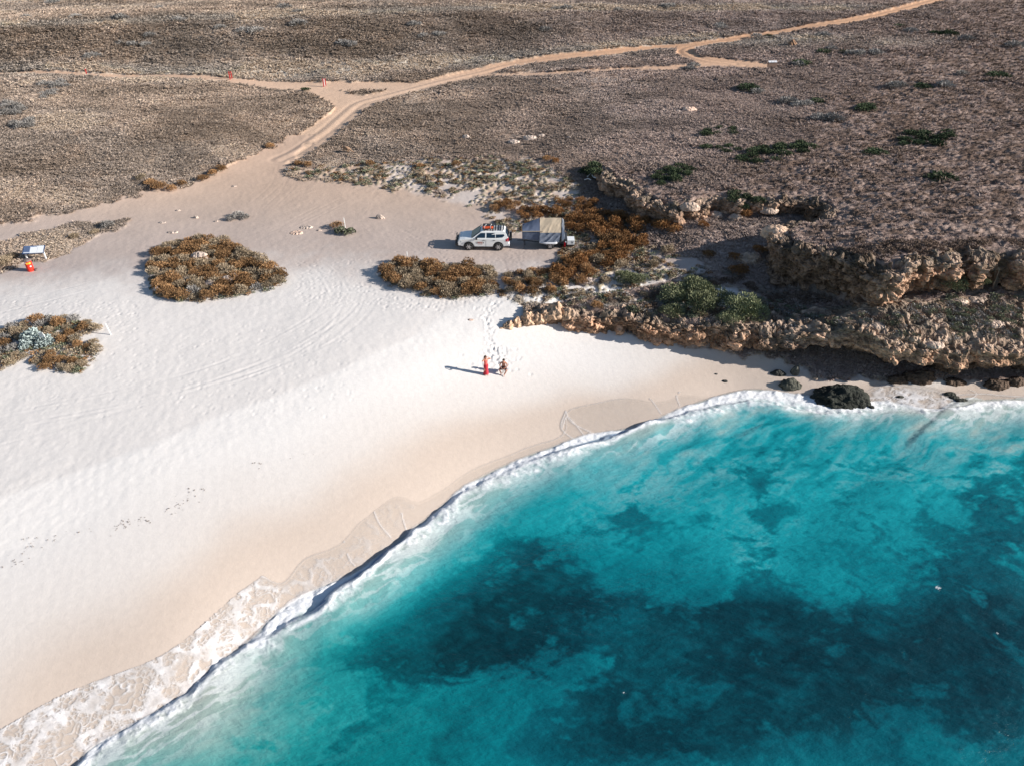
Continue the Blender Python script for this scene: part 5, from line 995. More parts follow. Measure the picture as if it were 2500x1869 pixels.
# ------------------------------------------------------------------ small mesh builder
class MB:
    def __init__(self): self.bm = bmesh.new()
    def box(self, c, s, rot=None, bev=0.0):
        t = bmesh.new(); bmesh.ops.create_cube(t, size=1.0)
        for v in t.verts: v.co = Vector((v.co.x * s[0], v.co.y * s[1], v.co.z * s[2]))
        if bev: bmesh.ops.bevel(t, geom=t.edges[:], offset=bev, segments=2, affect='EDGES', profile=.6)
        M = Matrix.Translation(Vector(c)) @ (rot if rot is not None else Matrix())
        t.transform(M); self._add(t); return self
    def _add(self, t):
        me = bpy.data.meshes.new('tmp'); t.to_mesh(me); t.free(); self.bm.from_mesh(me); bpy.data.meshes.remove(me)
    def tube(self, pts, r, n=8, cap=True):
        pts = [Vector(p) for p in pts]; rr = r if isinstance(r, (list, tuple)) else [r] * len(pts); rings = []
        for i, p in enumerate(pts):
            d = (pts[min(i + 1, len(pts) - 1)] - pts[max(i - 1, 0)]).normalized(); a = d.orthogonal().normalized()
            if i and rings: a = (pa - d * pa.dot(d)).normalized()
            pa = a; b = d.cross(a)
            rings.append([self.bm.verts.new(p + (a * math.cos(t) + b * math.sin(t)) * rr[i]) for t in [2 * math.pi * k / n for k in range(n)]])
        for r0, r1 in zip(rings, rings[1:]):
            for k in range(n): self.bm.faces.new((r0[k], r0[(k + 1) % n], r1[(k + 1) % n], r1[k]))
        if cap: self.bm.faces.new(rings[0][::-1]); self.bm.faces.new(rings[-1])
        return self
    def lathe(self, prof, axis='Z', n=24, c=(0, 0, 0)):
        rings = []
        for r, h in prof:
            ring = []
            for k in range(n):
                a = 2 * math.pi * k / n; q = (r * math.cos(a), r * math.sin(a), h)
                if axis == 'Y': q = (q[0], q[2], q[1])
                ring.append(self.bm.verts.new(Vector(q) + Vector(c)))
            rings.append(ring)
        for r0, r1 in zip(rings, rings[1:]):
            for k in range(n): self.bm.faces.new((r0[k], r0[(k + 1) % n], r1[(k + 1) % n], r1[k]))
        self.bm.faces.new(rings[0][::-1]); self.bm.faces.new(rings[-1]); return self
    def prism(self, poly, y0, y1, bev=0.0, inset=None):
        """outline in x,z pushed out between y0 and y1"""
        t = bmesh.new(); a = [t.verts.new((x, y0, z)) for x, z in poly]; b = [t.verts.new((x, y1, z)) for x, z in poly]
        t.faces.new(a); t.faces.new(b[::-1])
        for i in range(len(poly)): t.faces.new((a[i], b[i], b[(i + 1) % len(poly)], a[(i + 1) % len(poly)]))
        bmesh.ops.recalc_face_normals(t, faces=t.faces[:])
        if bev: bmesh.ops.bevel(t, geom=[e for e in t.edges if abs(e.verts[0].co.y - e.verts[1].co.y) < 1e-6], offset=bev, segments=2, affect='EDGES')
        self._add(t); return self
    def hull(self, pts):
        vs = [self.bm.verts.new(p) for p in pts]; bmesh.ops.convex_hull(self.bm, input=vs); return self
    def quad(self, *p):
        self.bm.faces.new([self.bm.verts.new(q) for q in p]); return self
    def build(self, name, mat, parent=None, smooth=False, label=None, **props):
        bmesh.ops.recalc_face_normals(self.bm, faces=self.bm.faces[:])
        me = bpy.data.meshes.new(name); self.bm.to_mesh(me); self.bm.free(); me.materials.append(mat)
        if smooth: me.polygons.foreach_set('use_smooth', [True] * len(me.polygons))
        o = link(name, me, parent, **props)
        if label: o['label'] = label
        return o
def thing(name, label, cat, loc, rz=0.0, group=None):
    o = bpy.data.objects.new(name, None); C.objects.link(o); o.location = loc; o.rotation_euler = (0, 0, rz); o.empty_display_size = .2
    o['label'] = label; o['category'] = cat
    if group: o['group'] = group
    return o
def letters(txt, name, mat, parent, size, M, depth=.004, label=None):
    cu = bpy.data.curves.new('t', 'FONT'); cu.body = txt; cu.size = size; cu.align_x = 'CENTER'; cu.extrude = depth; cu.offset = size * .018
    t = bpy.data.objects.new('t', cu); C.objects.link(t); bpy.context.view_layer.update()
    me = bpy.data.meshes.new_from_object(t.evaluated_get(bpy.context.evaluated_depsgraph_get())); bpy.data.objects.remove(t); me.transform(M); me.name = name
    me.materials.clear(); me.materials.append(mat); o = link(name, me, parent)
    if label: o['label'] = label
    return o
K = dict(white=mat_simple('white_paint', (.80, .80, .79), .35, noise=.03, coat=.4), black=mat_simple('black_plastic', (.03, .03, .032), .5), tyre=mat_simple('tyre_rubber', (.028, .028, .028), .85),
         alloy=mat_simple('alloy_metal', (.55, .55, .56), .35, .7), glass=mat_simple('dark_glass', (.012, .03, .055), .15, spec=.35, noise=.02), red=mat_simple('red_lens', (.35, .01, .02), .25), lamp=mat_simple('clear_lens', (.6, .65, .7), .15),
         orange=mat_simple('orange_plastic', (.75, .12, .025), .5), canvas=mat_simple('tan_canvas', (.46, .37, .27), .9, noise=.1, scale=6, bump=.3), greyc=mat_simple('blue_grey_canvas', (.16, .185, .24), .85, noise=.12, scale=5, bump=.3),
         navy=mat_simple('slate_canvas', (.10, .125, .19), .9, noise=.1, scale=4), steel=mat_simple('dark_steel', (.05, .052, .058), .5, .3), lgrey=mat_simple('light_fabric', (.62, .62, .64), .85, noise=.05),
         redp=mat_simple('red_drum_paint', (.72, .030, .014), .45, noise=.15, scale=8), yellow=mat_simple('yellow_sticker', (.85, .45, .04), .6), rust=mat_simple('dusty_lid', (.16, .12, .11), .8), postw=mat_simple('post_white', (.78, .77, .75), .6, noise=.06),
         board=mat_simple('board_white', (.70, .72, .74), .4, noise=.05), navyb=mat_simple('board_navy', (.03, .055, .12), .4, noise=.15), printb=mat_simple('print_blue', (.13, .18, .30), .5, noise=.3, scale=30), postr=mat_simple('post_red', (.50, .018, .022), .6),
         skin=mat_simple('skin', (.50, .22, .14), .55, noise=.06), skin2=mat_simple('tanned_skin', (.40, .18, .115), .55, noise=.06), pink=mat_simple('coral_cloth', (.68, .12, .10), .8), wine=mat_simple('crimson_skirt', (.42, .015, .03), .8, noise=.2), hair=mat_simple('dark_hair', (.02, .015, .012), .6),
         hairb=mat_simple('brown_hair', (.10, .055, .03), .6), shorts=mat_simple('dark_shorts', (.03, .035, .05), .85), fur=mat_simple('roo_fur', (.30, .19, .12), .9, noise=.2), furl=mat_simple('roo_pale_fur', (.55, .45, .37), .9), mound=mat_simple('mound_earth', (.30, .17, .10), .95, noise=.25, bump=.8, scale=4),
         wood=mat_simple('bleached_wood', (.66, .63, .60), .8), letter=mat_simple('letter_dark', (.03, .03, .04), .5), lettero=mat_simple('letter_rust', (.38, .10, .05), .5), stool=mat_simple('stool_cloth', (.04, .045, .06), .8), wood2=mat_simple('brown_board', (.20, .13, .10), .8))

# ------------------------------------------------------------------ the parked four wheel drive: front to -x, the side we see is -y
gx, gy, gz_ = ground(1044.6, 541.7, 3.0); g0 = max(ground_z(gx + a, gy + b) for a in (-1.36, 1.4) for b in (.15, 1.5)) - .03
car = thing('parked_car', 'white four wheel drive with a loaded roof rack parked on the sand', 'car', (gx, gy + .93, g0), R(-1.0))
def arch(cx, r, n=9): return [(cx + r * math.cos(math.pi * (1 - k / (n - 1))), .40 + r * math.sin(math.pi * (1 - k / (n - 1)))) for k in range(n)]
low = [(-2.36, .52), (-2.40, .78), (-2.36, .98), (-2.22, 1.10), (-1.7, 1.19), (-1.02, 1.25), (2.28, 1.20), (2.36, 1.0), (2.38, .72), (2.30, .50), (1.92, .44)] + arch(1.40, .50)[::-1] + [(.88, .36), (-.86, .36)] + arch(-1.38, .50)[::-1] + [(-1.95, .46)]
MB().prism(low, -.93, .93, bev=.05).build('body', K['white'], car)
# cabin: tapered glasshouse
lo = [(-1.08, 1.20), (2.30, 1.20)]; hi = [(-.12, 1.80), (2.0, 1.80)]
b = MB(); b.hull([(-1.08, s * .88, 1.20) for s in (-1, 1)] + [(2.31, s * .87, 1.19) for s in (-1, 1)] + [(-.20, s * .66, 1.80) for s in (-1, 1)] + [(2.02, s * .68, 1.81) for s in (-1, 1)] + [(-.02, s * .60, 1.86) for s in (-1, 1)] + [(1.80, s * .62, 1.87) for s in (-1, 1)] + [(2.20, s * .78, 1.50) for s in (-1, 1)])
cabin = b.build('cabin', K['white'], car)
def side_pt(x, z, s, out=.008):
    t = (z - 1.20) / .60; y = lerp(.88, .67, t) + out; return (x, s * y, z)
for s in (-1, 1):
    for i, q in enumerate([[(-.80, 1.27), (.18, 1.27), (.20, 1.70), (-.22, 1.70)], [(.30, 1.27), (1.12, 1.27), (1.12, 1.71), (.32, 1.71)], [(1.19, 1.27), (1.80, 1.32), (2.00, 1.48), (1.86, 1.70), (1.19, 1.71)]]):
        m = MB(); m.bm.faces.new([m.bm.verts.new(side_pt(x, z, s)) for x, z in q]); m.build('side_window', K['glass'], car)
    for i, x in enumerate((.05, 1.02)):
        MB().box((x, s * .945, 1.06), (.24, .03, .035), bev=.01).build('door_handle', K['black'], car)
    MB().box((-.62, s * 1.00, 1.24), (.16, .22, .17), bev=.04).build('mirror', K['black'], car)
    MB().hull([(-2.41, s * .88, .80), (-2.41, s * .60, .82), (-2.34, s * .60, 1.00), (-2.30, s * .88, 1.00), (-2.05, s * .945, .86), (-2.05, s * .945, 1.0)]).build('headlight', K['lamp'], car)
    MB().hull([(2.385, s * .62, .95), (2.385, s * .92, .92), (2.385, s * .70, 1.28), (2.335, s * .90, 1.27), (2.08, s * .945, .98), (2.16, s * .94, 1.20)]).build('tail_light', K['red'], car)
    MB().box((-.0 + .02, s * .90, .40), (1.75, .10, .08), bev=.02).build('side_step', K['steel'], car)
    MB().box((-.82, s * .84, .36), (.03, .22, .30)).build('mudflap', K['black'], car)
    MB().box((.26, s * .937, .78), (.008, .006, .72)).build('door_seam', K['letter'], car)
m = MB(); m.quad((-1.10, -.78, 1.245), (-1.10, .78, 1.245), (-.30, .60, 1.785), (-.30, -.60, 1.785)); ws = m.build('windscreen', K['glass'], car); ws.location = (-.035, 0, .02)
m = MB(); m.quad((2.33, -.72, 1.28), (2.33, .72, 1.28), (2.06, .60, 1.74), (2.06, -.60, 1.74)); rw = m.build('rear_window', K['glass'], car); rw.location = (.03, 0, .0)
MB().box((2.36, 0, .60), (.22, 1.82, .26), bev=.05).build('rear_bumper', K['lgrey'], car)
bb = MB().box((-2.50, 0, .62), (.26, 1.80, .30), bev=.05).box((-2.44, 0, .40), (.2, 1.5, .14), bev=.03)
for s in (-1, 1): bb.tube([(-2.56, s * .80, .70), (-2.60, s * .78, .98), (-2.52, s * .52, 1.16), (-2.52, 0, 1.18)], .038).tube([(-2.58, s * .42, .7), (-2.58, s * .42, 1.16)], .03)
bb.build('bull_bar', K['black'], car)
MB().box((-2.40, 0, .90), (.05, 1.1, .24), bev=.01).build('grille', K['steel'], car)
MB().tube([(-1.15, .92, 1.1), (-.9, .86, 1.35), (-.25, .70, 1.85), (-.25, .70, 1.98)], .035).build('snorkel', K['black'], car)
def wheel(x, y, z, s, name='wheel', vert=True):
    w = MB().lathe([(.24, -.12), (.36, -.13), (.395, -.09), (.395, .09), (.36, .13), (.24, .12)], 'Y' if vert else 'Y', 28).build(name, K['tyre'], car, smooth=False); w.location = (x, y, z)
    r = MB().lathe([(.05, -.02), (.255, -.02), (.265, .05), (.05, .05)], 'Y', 24)
    for k in range(6):
        a = k * math.pi / 3; r.box((.145 * math.cos(a), -.05, .145 * math.sin(a)), (.20, .05, .075), Matrix.Rotation(-a, 4, 'Y'), bev=.01)
    r.lathe([(.06, -.08), (.06, .0)], 'Y', 12)
    rim = r.build('rim', K['alloy'], w); rim.location = (0, s * .085, 0); rim.scale = (1, -s, 1)
    h = MB().lathe([(.20, -.01), (.20, .01)], 'Y', 20).build('brake_disc', K['steel'], w); h.location = (0, s * .06, 0)
    return w
for x in (-1.38, 1.40):
    for s in (-1, 1): wheel(x, s * .82, .395, s)
for cx in (-1.38, 1.40): MB().lathe([(.49, -.80), (.49, .80)], 'Y', 24, (cx, 0, .41)).build('wheel_well', K['black'], car)
sp = MB().lathe([(.10, -.10), (.36, -.11), (.39, -.07), (.39, .07), (.36, .11), (.10, .10)], 'Y', 28).build('spare_wheel', K['tyre'], car); sp.rotation_euler = (0, 0, R(90)); sp.location = (2.56, .1, 1.02)
rk = MB().box((.95, 0, 1.985), (1.95, .06, .035))
for y in (-.60, .60): rk.tube([(-.02, y, 1.95), (-.02, y, 2.06), (1.92, y, 2.06), (1.92, y, 1.95)], .022)
for x in (-.02, 1.92): rk.tube([(x, -.60, 2.06), (x, .60, 2.06)], .022)
for x in (.1, .95, 1.8):
    for y in (-.6, .6): rk.box((x, y, 1.92), (.05, .05, .14))
rack = rk.build('roof_rack', K['black'], car)
for k in range(9): MB().box((.0 + k * .235, 0, 1.985), (.10, 1.16, .022)).build('rack_slat', K['steel'], rack)
fr = Matrix.Rotation(R(90), 4, 'X')
for t, dx, mt in (('C', -.325, 'letter'), ('R', -.19, 'lettero'), ('I', -.09, 'lettero'), ('K', .015, 'lettero'), ('E', .15, 'lettero'), ('Y', .29, 'letter')):
    letters(t, 'logo_letter', K[mt], car, .235, Matrix.Translation((-.28 + dx, -.9335, .74)) @ fr)
MB().box((-.28, -.936, .665), (.42, .006, .022)).build('logo_line', K['lettero'], car)
# load on the rack (rests on it: its own things)
w = car.matrix_basis
def on_car(p): return Vector((gx, gy + .93, g0)) + Matrix.Rotation(R(-1), 3, 'Z') @ Vector(p)
rb = thing('recovery_boards', 'orange recovery boards strapped along the near side of the roof rack', 'traction boards', on_car((.42, -.36, 2.0)), R(-1))
MB().box((0, 0, .05), (.98, .34, .06), bev=.02).build('board', K['orange'], rb); u = MB().box((.02, .0, .12), (.98, .34, .06), bev=.02)
for k in range(8): u.box((-.40 + k * .115, 0, .16), (.05, .26, .03))
u.build('board', K['orange'], rb)
MB().box((-.30, 0, .10), (.04, .38, .17)).build('strap', K['lgrey'], rb); MB().box((.28, 0, .10), (.04, .38, .17)).build('strap', K['lgrey'], rb)
sw = thing('roof_bag', 'black roof bag lying behind the orange boards on the rack', 'bag', on_car((.45, .14, 2.0)), R(-1))
MB().box((0, 0, .09), (1.05, .42, .17), bev=.06).build('bag_body', K['black'], sw)
for x in (-.28, .22): MB().tube([(x, -.22, .02), (x + .02, -.2, .16), (x + .1, 0, .2), (x + .16, .22, .05)], .018).build('strap', K['postw'], sw)

# ------------------------------------------------------------------ the canvas camper trailer
tx, ty, tz = ground(1188, 539, 3.0); t0 = max(ground_z(tx, ty + .1), ground_z(tx, ty + 1.6)) - .02
tr = thing('camper_trailer', 'camper trailer with its tan and grey canvas tent folded open behind the car', 'trailer', (tx, ty + .95, t0), R(0))
MB().box((.35, 0, .74), (2.55, 1.72, .50), bev=.03).build('trailer_body', K['steel'], tr)
MB().tube([(-.9, .5, .55), (-2.6, 0, .52)], .045).tube([(-.9, -.5, .55), (-2.6, 0, .52)], .045).tube([(-2.6, 0, .52), (-3.1, 0, .52)], .04).build('drawbar', K['steel'], tr)
MB().tube([(-2.35, 0, .0), (-2.35, 0, .6)], .035).build('jockey_post', K['steel'], tr)
for s in (-1, 1):
    w_ = MB().lathe([(.20, -.11), (.32, -.12), (.35, -.08), (.35, .08), (.32, .12), (.20, .11)], 'Y', 26).build('wheel', K['tyre'], tr); w_.location = (0, s * .88, .35)
    q = MB().lathe([(.05, -.02), (.215, -.02), (.22, .03), (.05, .03)], 'Y', 22)
    for k in range(5): a = k * 2 * math.pi / 5 + .3; q.box((.12 * math.cos(a), -.045, .12 * math.sin(a)), (.17, .04, .07), Matrix.Rotation(-a, 4, 'Y'), bev=.008)
    q = q.build('rim', K['alloy'], w_); q.location = (0, s * .09, 0); q.scale = (1, -s, 1)
# folded out bed floor on its legs
MB().box((-1.75, 0, .98), (1.75, 1.74, .07), bev=.01).build('bed_floor', K['steel'], tr)
for y in (-.75, .75): MB().tube([(-2.45, y, 0), (-2.45, y, .98)], .022).build('leg', K['steel'], tr)
def cloth(fn, nu, nv, name, mat, seed, amp=.03):
    U, V = np.meshgrid(np.linspace(0, 1, nu), np.linspace(0, 1, nv)); P = fn(U, V); n = grid_normals(P)
    f = (ridged(U * 3.3 + V * 1.3, V * .6, 2, seed) - .5) * amp * 2 + (fbm(U * 5, V * 3, 2, seed + 1) - .5) * amp
    P = P + n * f[..., None]; me = make_mesh(name, P.reshape(-1, 3), grid_quads(nv, nu), mat); return link(name, me, tr)
def bil(a, b, c, d): a, b, c, d = map(np.array, (a, b, c, d)); return lambda U, V: (a * (1 - U)[..., None] + b * U[..., None]) * (1 - V)[..., None] + (d * (1 - U)[..., None] + c * U[..., None]) * V[..., None]
RZ, EZ, BZ = 2.78, 1.70, .82
xl, xr, xe = -.98, 1.02, -2.62
cloth(bil((xl, 0.0, RZ), (xr, 0.0, RZ), (xr - .05, -.93, EZ), (xl, -.95, EZ)), 40, 26, 'near_roof_canvas', K['canvas'], 1, .035)
cloth(bil((xl, -.95, EZ + .005), (xr - .05, -.93, EZ + .005), (xr - .2, -1.08, BZ), (xl - .05, -1.10, BZ)), 44, 20, 'near_wall_canvas', K['greyc'], 5, .055)
cloth(bil((xr, 0.0, RZ), (xl, 0.0, RZ), (xl, .95, EZ), (xr - .05, .93, EZ)), 20, 12, 'far_roof_canvas', K['canvas'], 9, .02)
cloth(bil((xr - .05, .93, EZ), (xl, .95, EZ), (xl, 1.0, BZ), (xr, 1.0, BZ)), 20, 12, 'far_wall_canvas', K['greyc'], 13, .02)
MB().tube([(xl - .05, -1.12, BZ - .02), (xl + .6, -1.16, BZ - .09), (xr - .55, -1.16, BZ - .08), (xr - .38, -1.12, BZ - .02)], [.05, .10, .11, .08], 10).build('skirt_roll', K['lgrey'], tr, smooth=True)
# lower, forward part over the bed
cloth(bil((xe, 0, 2.12), (xl, 0, RZ), (xl, -.90, EZ + .12), (xe, -.86, 1.80)), 24, 14, 'front_roof_canvas', K['navy'], 17, .02)
cloth(bil((xl, 0, RZ), (xe, 0, 2.12), (xe, .86, 1.80), (xl, .90, EZ + .12)), 24, 14, 'front_roof_canvas', K['navy'], 21, .02)
cloth(bil((xe, -.862, 1.80), (xl, -.902, EZ + .12), (xl, -.90, .94), (xe, -.86, 1.0)), 24, 14, 'front_wall_canvas', K['navy'], 25, .02)
cloth(bil((xl, .902, EZ + .12), (xe, .862, 1.80), (xe, .86, 1.0), (xl, .90, .94)), 24, 14, 'front_wall_canvas', K['navy'], 27, .02)
m = MB(); m.bm.faces.new([m.bm.verts.new(p) for p in ((xe, -.86, 1.0), (xe, -.86, 1.80), (xe, 0, 2.12), (xe, .86, 1.80), (xe, .86, 1.0))]); m.build('front_end_canvas', K['navy'], tr)
MB().tube([(xe, -.875, 1.80), (xl + .3, -.93, EZ + .14)], .03).build('seam_band', K['canvas'], tr)
m = MB(); m.bm.faces.new([m.bm.verts.new(p) for p in ((xr - .03, -.93, BZ), (xr - .03, -.93, EZ), (xr, 0, RZ), (xr - .03, .93, EZ), (xr - .03, .93, BZ))]); m.build('rear_end_canvas', K['navy'], tr)
cloth(bil((xr + .06, .02, RZ - .02), (xr + .22, -.05, RZ - .12), (xr + .36, -.98, BZ + .35), (xr + .10, -1.02, BZ + .02)), 10, 26, 'door_flap', K['lgrey'], 31, .03)
MB().tube([(xr + .06, .02, RZ), (xr + .05, -1.0, BZ)], .02).build('flap_pole', K['steel'], tr)
tb = MB().box((1.95, -.30, .62), (.72, .9, .46), bev=.02).build('tool_box', K['white'], tr); MB().box((1.95, -.30, .30), (.7, .86, .16)).build('bumper_rail', K['black'], tr)
MB().box((1.38, -.93, .52), (.14, .08, .46), bev=.01).build('tail_light', K['red'], tr); MB().box((1.46, -.93, .76), (.12, .06, .12), bev=.01).build('reflector', K['lamp'], tr)
letters('V', 'box_mark', K['letter'], tb, .30, Matrix.Translation((2.10, -.755, .52)) @ fr)

# ------------------------------------------------------------------ board, drum, posts
def post_at(px, py, z0=3.0): x, y, z = ground(px, py, z0); return Vector((x, y, ground_z(x, y)))
pR, pL = post_at(100.7, 562), post_at(61, 564); ang = math.atan2(pR.y - pL.y, pR.x - pL.x); mid = (pR + pL) / 2; wdt = (pR - pL).length
ib = thing('information_board', 'tilted information board with three panels on two white posts', 'sign', (mid.x, mid.y, min(pR.z, pL.z)), ang)
for s in (-1, 1): MB().box((s * wdt / 2, 0, .42), (.10, .10, .90)).build('post', K['postw'], ib)
til = Matrix.Rotation(R(28), 4, 'X')
fr_ = MB().box((-.06, .18, .94), (wdt + .28, .92, .05), til).build('panel_frame', K['navyb'], ib)
for cx, ww, mt, nm in ((-.62, .55, 'printb', 'blue'), (.02, .62, 'board', 'mid'), (.66, .50, 'board', 'white')):
    MB().box((0, 0, 0), (ww, .80, .02)).build('panel', K[mt], ib); p = bpy.data.objects[C.objects[-1].name]; p.matrix_local = Matrix.Translation((cx * wdt / 1.75 - .06, .18, .94)) @ til @ Matrix.Translation((0, 0, .034))
    if nm == 'mid':
        for a, bq, c_, d_ in ((-.12, .34, .32, .10), (.16, .33, .2, .08)): h = MB().box((a, bq, .013), (c_, d_, .006)).build('printed_heading', K['printb'], p)
    if nm == 'blue':
        for k in range(5): h = MB().box((0, .28 - k * .11, .013), (.44, .045, .006)).build('printed_lines', K['navyb'], p)
        MB().box((0, -.32, .013), (.48, .07, .006)).build('printed_band', K['board'], p)
dp = post_at(63.5, 588)
dr = thing('rubbish_drum', 'red rubbish drum with yellow stickers and a dusty lid beside the board', 'bin', dp + Vector((0, .3, 0)), R(25))
prof = [(.30, .0), (.30, .02), (.29, .03), (.29, .30), (.305, .32), (.29, .34), (.29, .62), (.305, .64), (.29, .66), (.29, .92), (.305, .95)]
MB().lathe(prof, 'Z', 28).build('drum', K['redp'], dr); MB().lathe([(.33, .955), (.36, .99), (.30, 1.10), (.10, 1.14)], 'Z', 8).build('lid', K['rust'], dr)
for a, z, mt, sz_ in ((-100, .80, 'yellow', .15), (-60, .80, 'yellow', .15), (-135, .87, 'board', .12), (-62, .5, 'board', .11)):
    o = MB().box((0, 0, 0), (.012, sz_ * 1.2, sz_)).build('sticker', K[mt], dr); o.location = (.297 * math.cos(R(a)), .297 * math.sin(R(a)), z); o.rotation_euler = (0, 0, R(a))
MB().lathe([(.10, 0), (.16, .02), (.15, .16), (.06, .17)], 'Z', 12, (.42, -.15, 0)).build('footing', K['rust'], dr)
def white_post(px, py, h, tilt, label):
    p = post_at(px, py); o = MB().box((0, 0, h / 2 - .1), (.07, .07, h + .2), bev=.01).build('marker_post', K['postw']); o.location = p; o.rotation_euler = (tilt[1], tilt[0], .3); o['label'] = label; o['category'] = 'post'; o['group'] = 'white marker posts on the sand'
white_post(239.5, 723, 1.05, (-.10, 0), 'white marker post standing right of the left thicket'); white_post(746, 492, 1.05, (-.03, 0), 'white marker post in the small green shrub'); white_post(881, 568, 1.1, (0, 0), 'white marker post behind the thicket below the car')
ts = thing('small_sign', 'small blank white square sign leaning on a thin post among silvery shrubs', 'sign', post_at(102, 744), R(-15)); MB().tube([(0, 0, -.1), (-.12, 0, 1.0)], .025).build('post', K['postw'], ts); o = MB().box((-.12, -.04, .80), (.46, .03, .46), Matrix.Rotation(R(-12), 4, 'Y')).build('sign_plate', K['postw'], ts)
for px, py, lb, two, wh in ((188.5, 165, 'single red marker post at the left on the grass verge', False, False), (497, 171, 'pair of red marker boards left of the road fork', True, False), (699.5, 186.5, 'red and white marker board on the road fork island', True, True)):
    p = post_at(px, py, 4.2); t = thing('road_marker', lb, 'marker', p, R(8)); MB().box((0, 0, .55), (.14, .10, 1.25)).build('red_board', K['postr'], t)
    if two: MB().box((.30, .05, .65), (.14, .08, 1.05)).build('red_board', K['postr'], t)
    if wh: MB().box((.15, 0, .62), (.13, .06, 1.0)).build('white_board', K['postw'], t)
p = post_at(1667, 148, 5.9); sh = thing('visitor_shelter', 'low brown visitor board with three white panels beside the red turning area', 'sign', p, R(5)); MB().box((0, .1, .42), (1.35, .3, .84)).build('base_board', K['wood2'], sh)
for s in (-1, 1): MB().box((s * .68, 0, .5), (.08, .08, 1.0)).build('post', K['wood2'], sh)
for k in (-1, 0, 1): o = MB().box((0, 0, 0), (.42, .40, .03)).build('panel', K['lgrey'], sh); o.location = (k * .46, .05, 1.02); o.rotation_euler = (R(28), 0, 0)
# termite mound
p = post_at(1711, 99, 6.1); bm = bmesh.new(); bmesh.ops.create_icosphere(bm, subdivisions=4, radius=1.0)
for v in bm.verts:
    z = (v.co.z + 1) / 2; k = (1 - z) ** .75 + .04; n = .12 * math.sin(v.co.x * 9 + v.co.z * 5) + .1 * math.cos(v.co.y * 8)
    v.co = Vector((v.co.x * (.75 + n) * (k + .15), v.co.y * (.75 + n) * (k + .15), z * 1.25 - .1))
me = bpy.data.meshes.new('termite_mound'); bm.to_mesh(me); bm.free(); me.materials.append(K['mound']); o = link('termite_mound', me); o.location = p; o['label'] = 'pointed brown termite mound alone on the far plain'; o['category'] = 'termite mound'
# bleached branches over the creek
for i, (pts, lb) in enumerate([([(1304, 391), (1309, 388), (1315, 393), (1320, 399)], 'thick bleached branch lying over the creek head'), ([(1268, 391), (1275, 387), (1282, 391), (1287, 393)], 'thin bleached branch left of the thick one'), ([(1262, 396), (1270, 397), (1276, 398)], 'short bleached stick below the thin branch'), ([(1298, 399), (1300, 393)], 'short upright bleached stick between two branches')]):
    q = [at(a, b, 4.0) for a, b in pts]; q = [v + Vector((0, 0, .35 + .12 * (j % 2))) for j, v in enumerate(q)]; c = q[0].copy(); mb = MB().tube([v - c for v in q], [.12 - .022 * j if i == 0 else .06 for j in range(len(q))], 7)
    if i < 2: d = q[1] - c; mb.tube([d, d + Vector((.5, .2, .35))], [.05, .02], 6)
    o = mb.build('dead_branch', K['wood']); o.location = c; o['label'] = lb; o['category'] = 'branch'

# ------------------------------------------------------------------ people and animal
def skinned(name, verts, edges, rad, mat, parent, sub=2, extra=None):
    me = bpy.data.meshes.new(name); me.from_pydata([tuple(v) for v in verts], edges, []); o = bpy.data.objects.new(name, me); C.objects.link(o)
    md = o.modifiers.new('s', 'SKIN'); md.use_smooth_shade = True
    for i, sv in enumerate(me.skin_vertices[0].data): r = rad[i]; sv.radius = r if isinstance(r, tuple) else (r, r); sv.use_root = (i == 0)
    sb = o.modifiers.new('u', 'SUBSURF'); sb.levels = sub; sb.render_levels = sub
    bpy.context.view_layer.update(); m2 = bpy.data.meshes.new_from_object(o.evaluated_get(bpy.context.evaluated_depsgraph_get())); bpy.data.objects.remove(o)
    if extra:
        mb = MB(); extra(mb); bmesh.ops.recalc_face_normals(mb.bm, faces=mb.bm.faces[:]); mb.bm.from_mesh(m2); mb.bm.to_mesh(m2); mb.bm.free()
    m2.name = name; m2.materials.clear(); m2.materials.append(mat); m2.polygons.foreach_set('use_smooth', [True] * len(m2.polygons))
    return link(name, m2, parent)
def fingers(mb, palm, d, side, curl):
    """five unequal bent fingers; palm centre, finger direction, thumb side, curl direction"""
    d, side, curl = Vector(d).normalized(), Vector(side).normalized(), Vector(curl).normalized()
    for k, l in zip((-1.5, -.5, .5, 1.5), (.060, .074, .080, .068)):
        a = Vector(palm) + side * k * .020 + d * .03; b = a + d * l * .5 + curl * .008; c = b + d * l * .35 + curl * l * .4; mb.tube([a, b, c], [.010, .009, .007], 6)
    a = Vector(palm) + side * .035 - d * .02; mb.tube([a, a + side * .03 + d * .025, a + side * .035 + d * .06 + curl * .02], [.012, .011, .008], 6)
def face(mb, hc, fw, rt):
    hc, fw, rt = Vector(hc), Vector(fw).normalized(), Vector(rt).normalized()
    mb.tube([hc + fw * .095 + Vector((0, 0, .02)), hc + fw * .125 - Vector((0, 0, .02))], [.010, .016], 6)
    for s in (-1, 1): mb.tube([hc + rt * s * .082, hc + rt * s * .098 - fw * .01], [.025, .02], 8); mb.tube([hc + fw * .088 + rt * s * .033 + Vector((0, 0, .015)), hc + fw * .10 + rt * s * .033 + Vector((0, 0, .015))], [.014, .010], 6)
    mb.tube([hc + fw * .095 - rt * .025 - Vector((0, 0, .055)), hc + fw * .102 - Vector((0, 0, .055)), hc + fw * .095 + rt * .025 - Vector((0, 0, .055))], .008, 6)
wp = at(1050, 809, 1.4)
wo_ = thing('person', 'standing woman in coral top and long crimson skirt, both hands raised to her head', 'person', wp - Vector((0, 0, .02)), R(25))
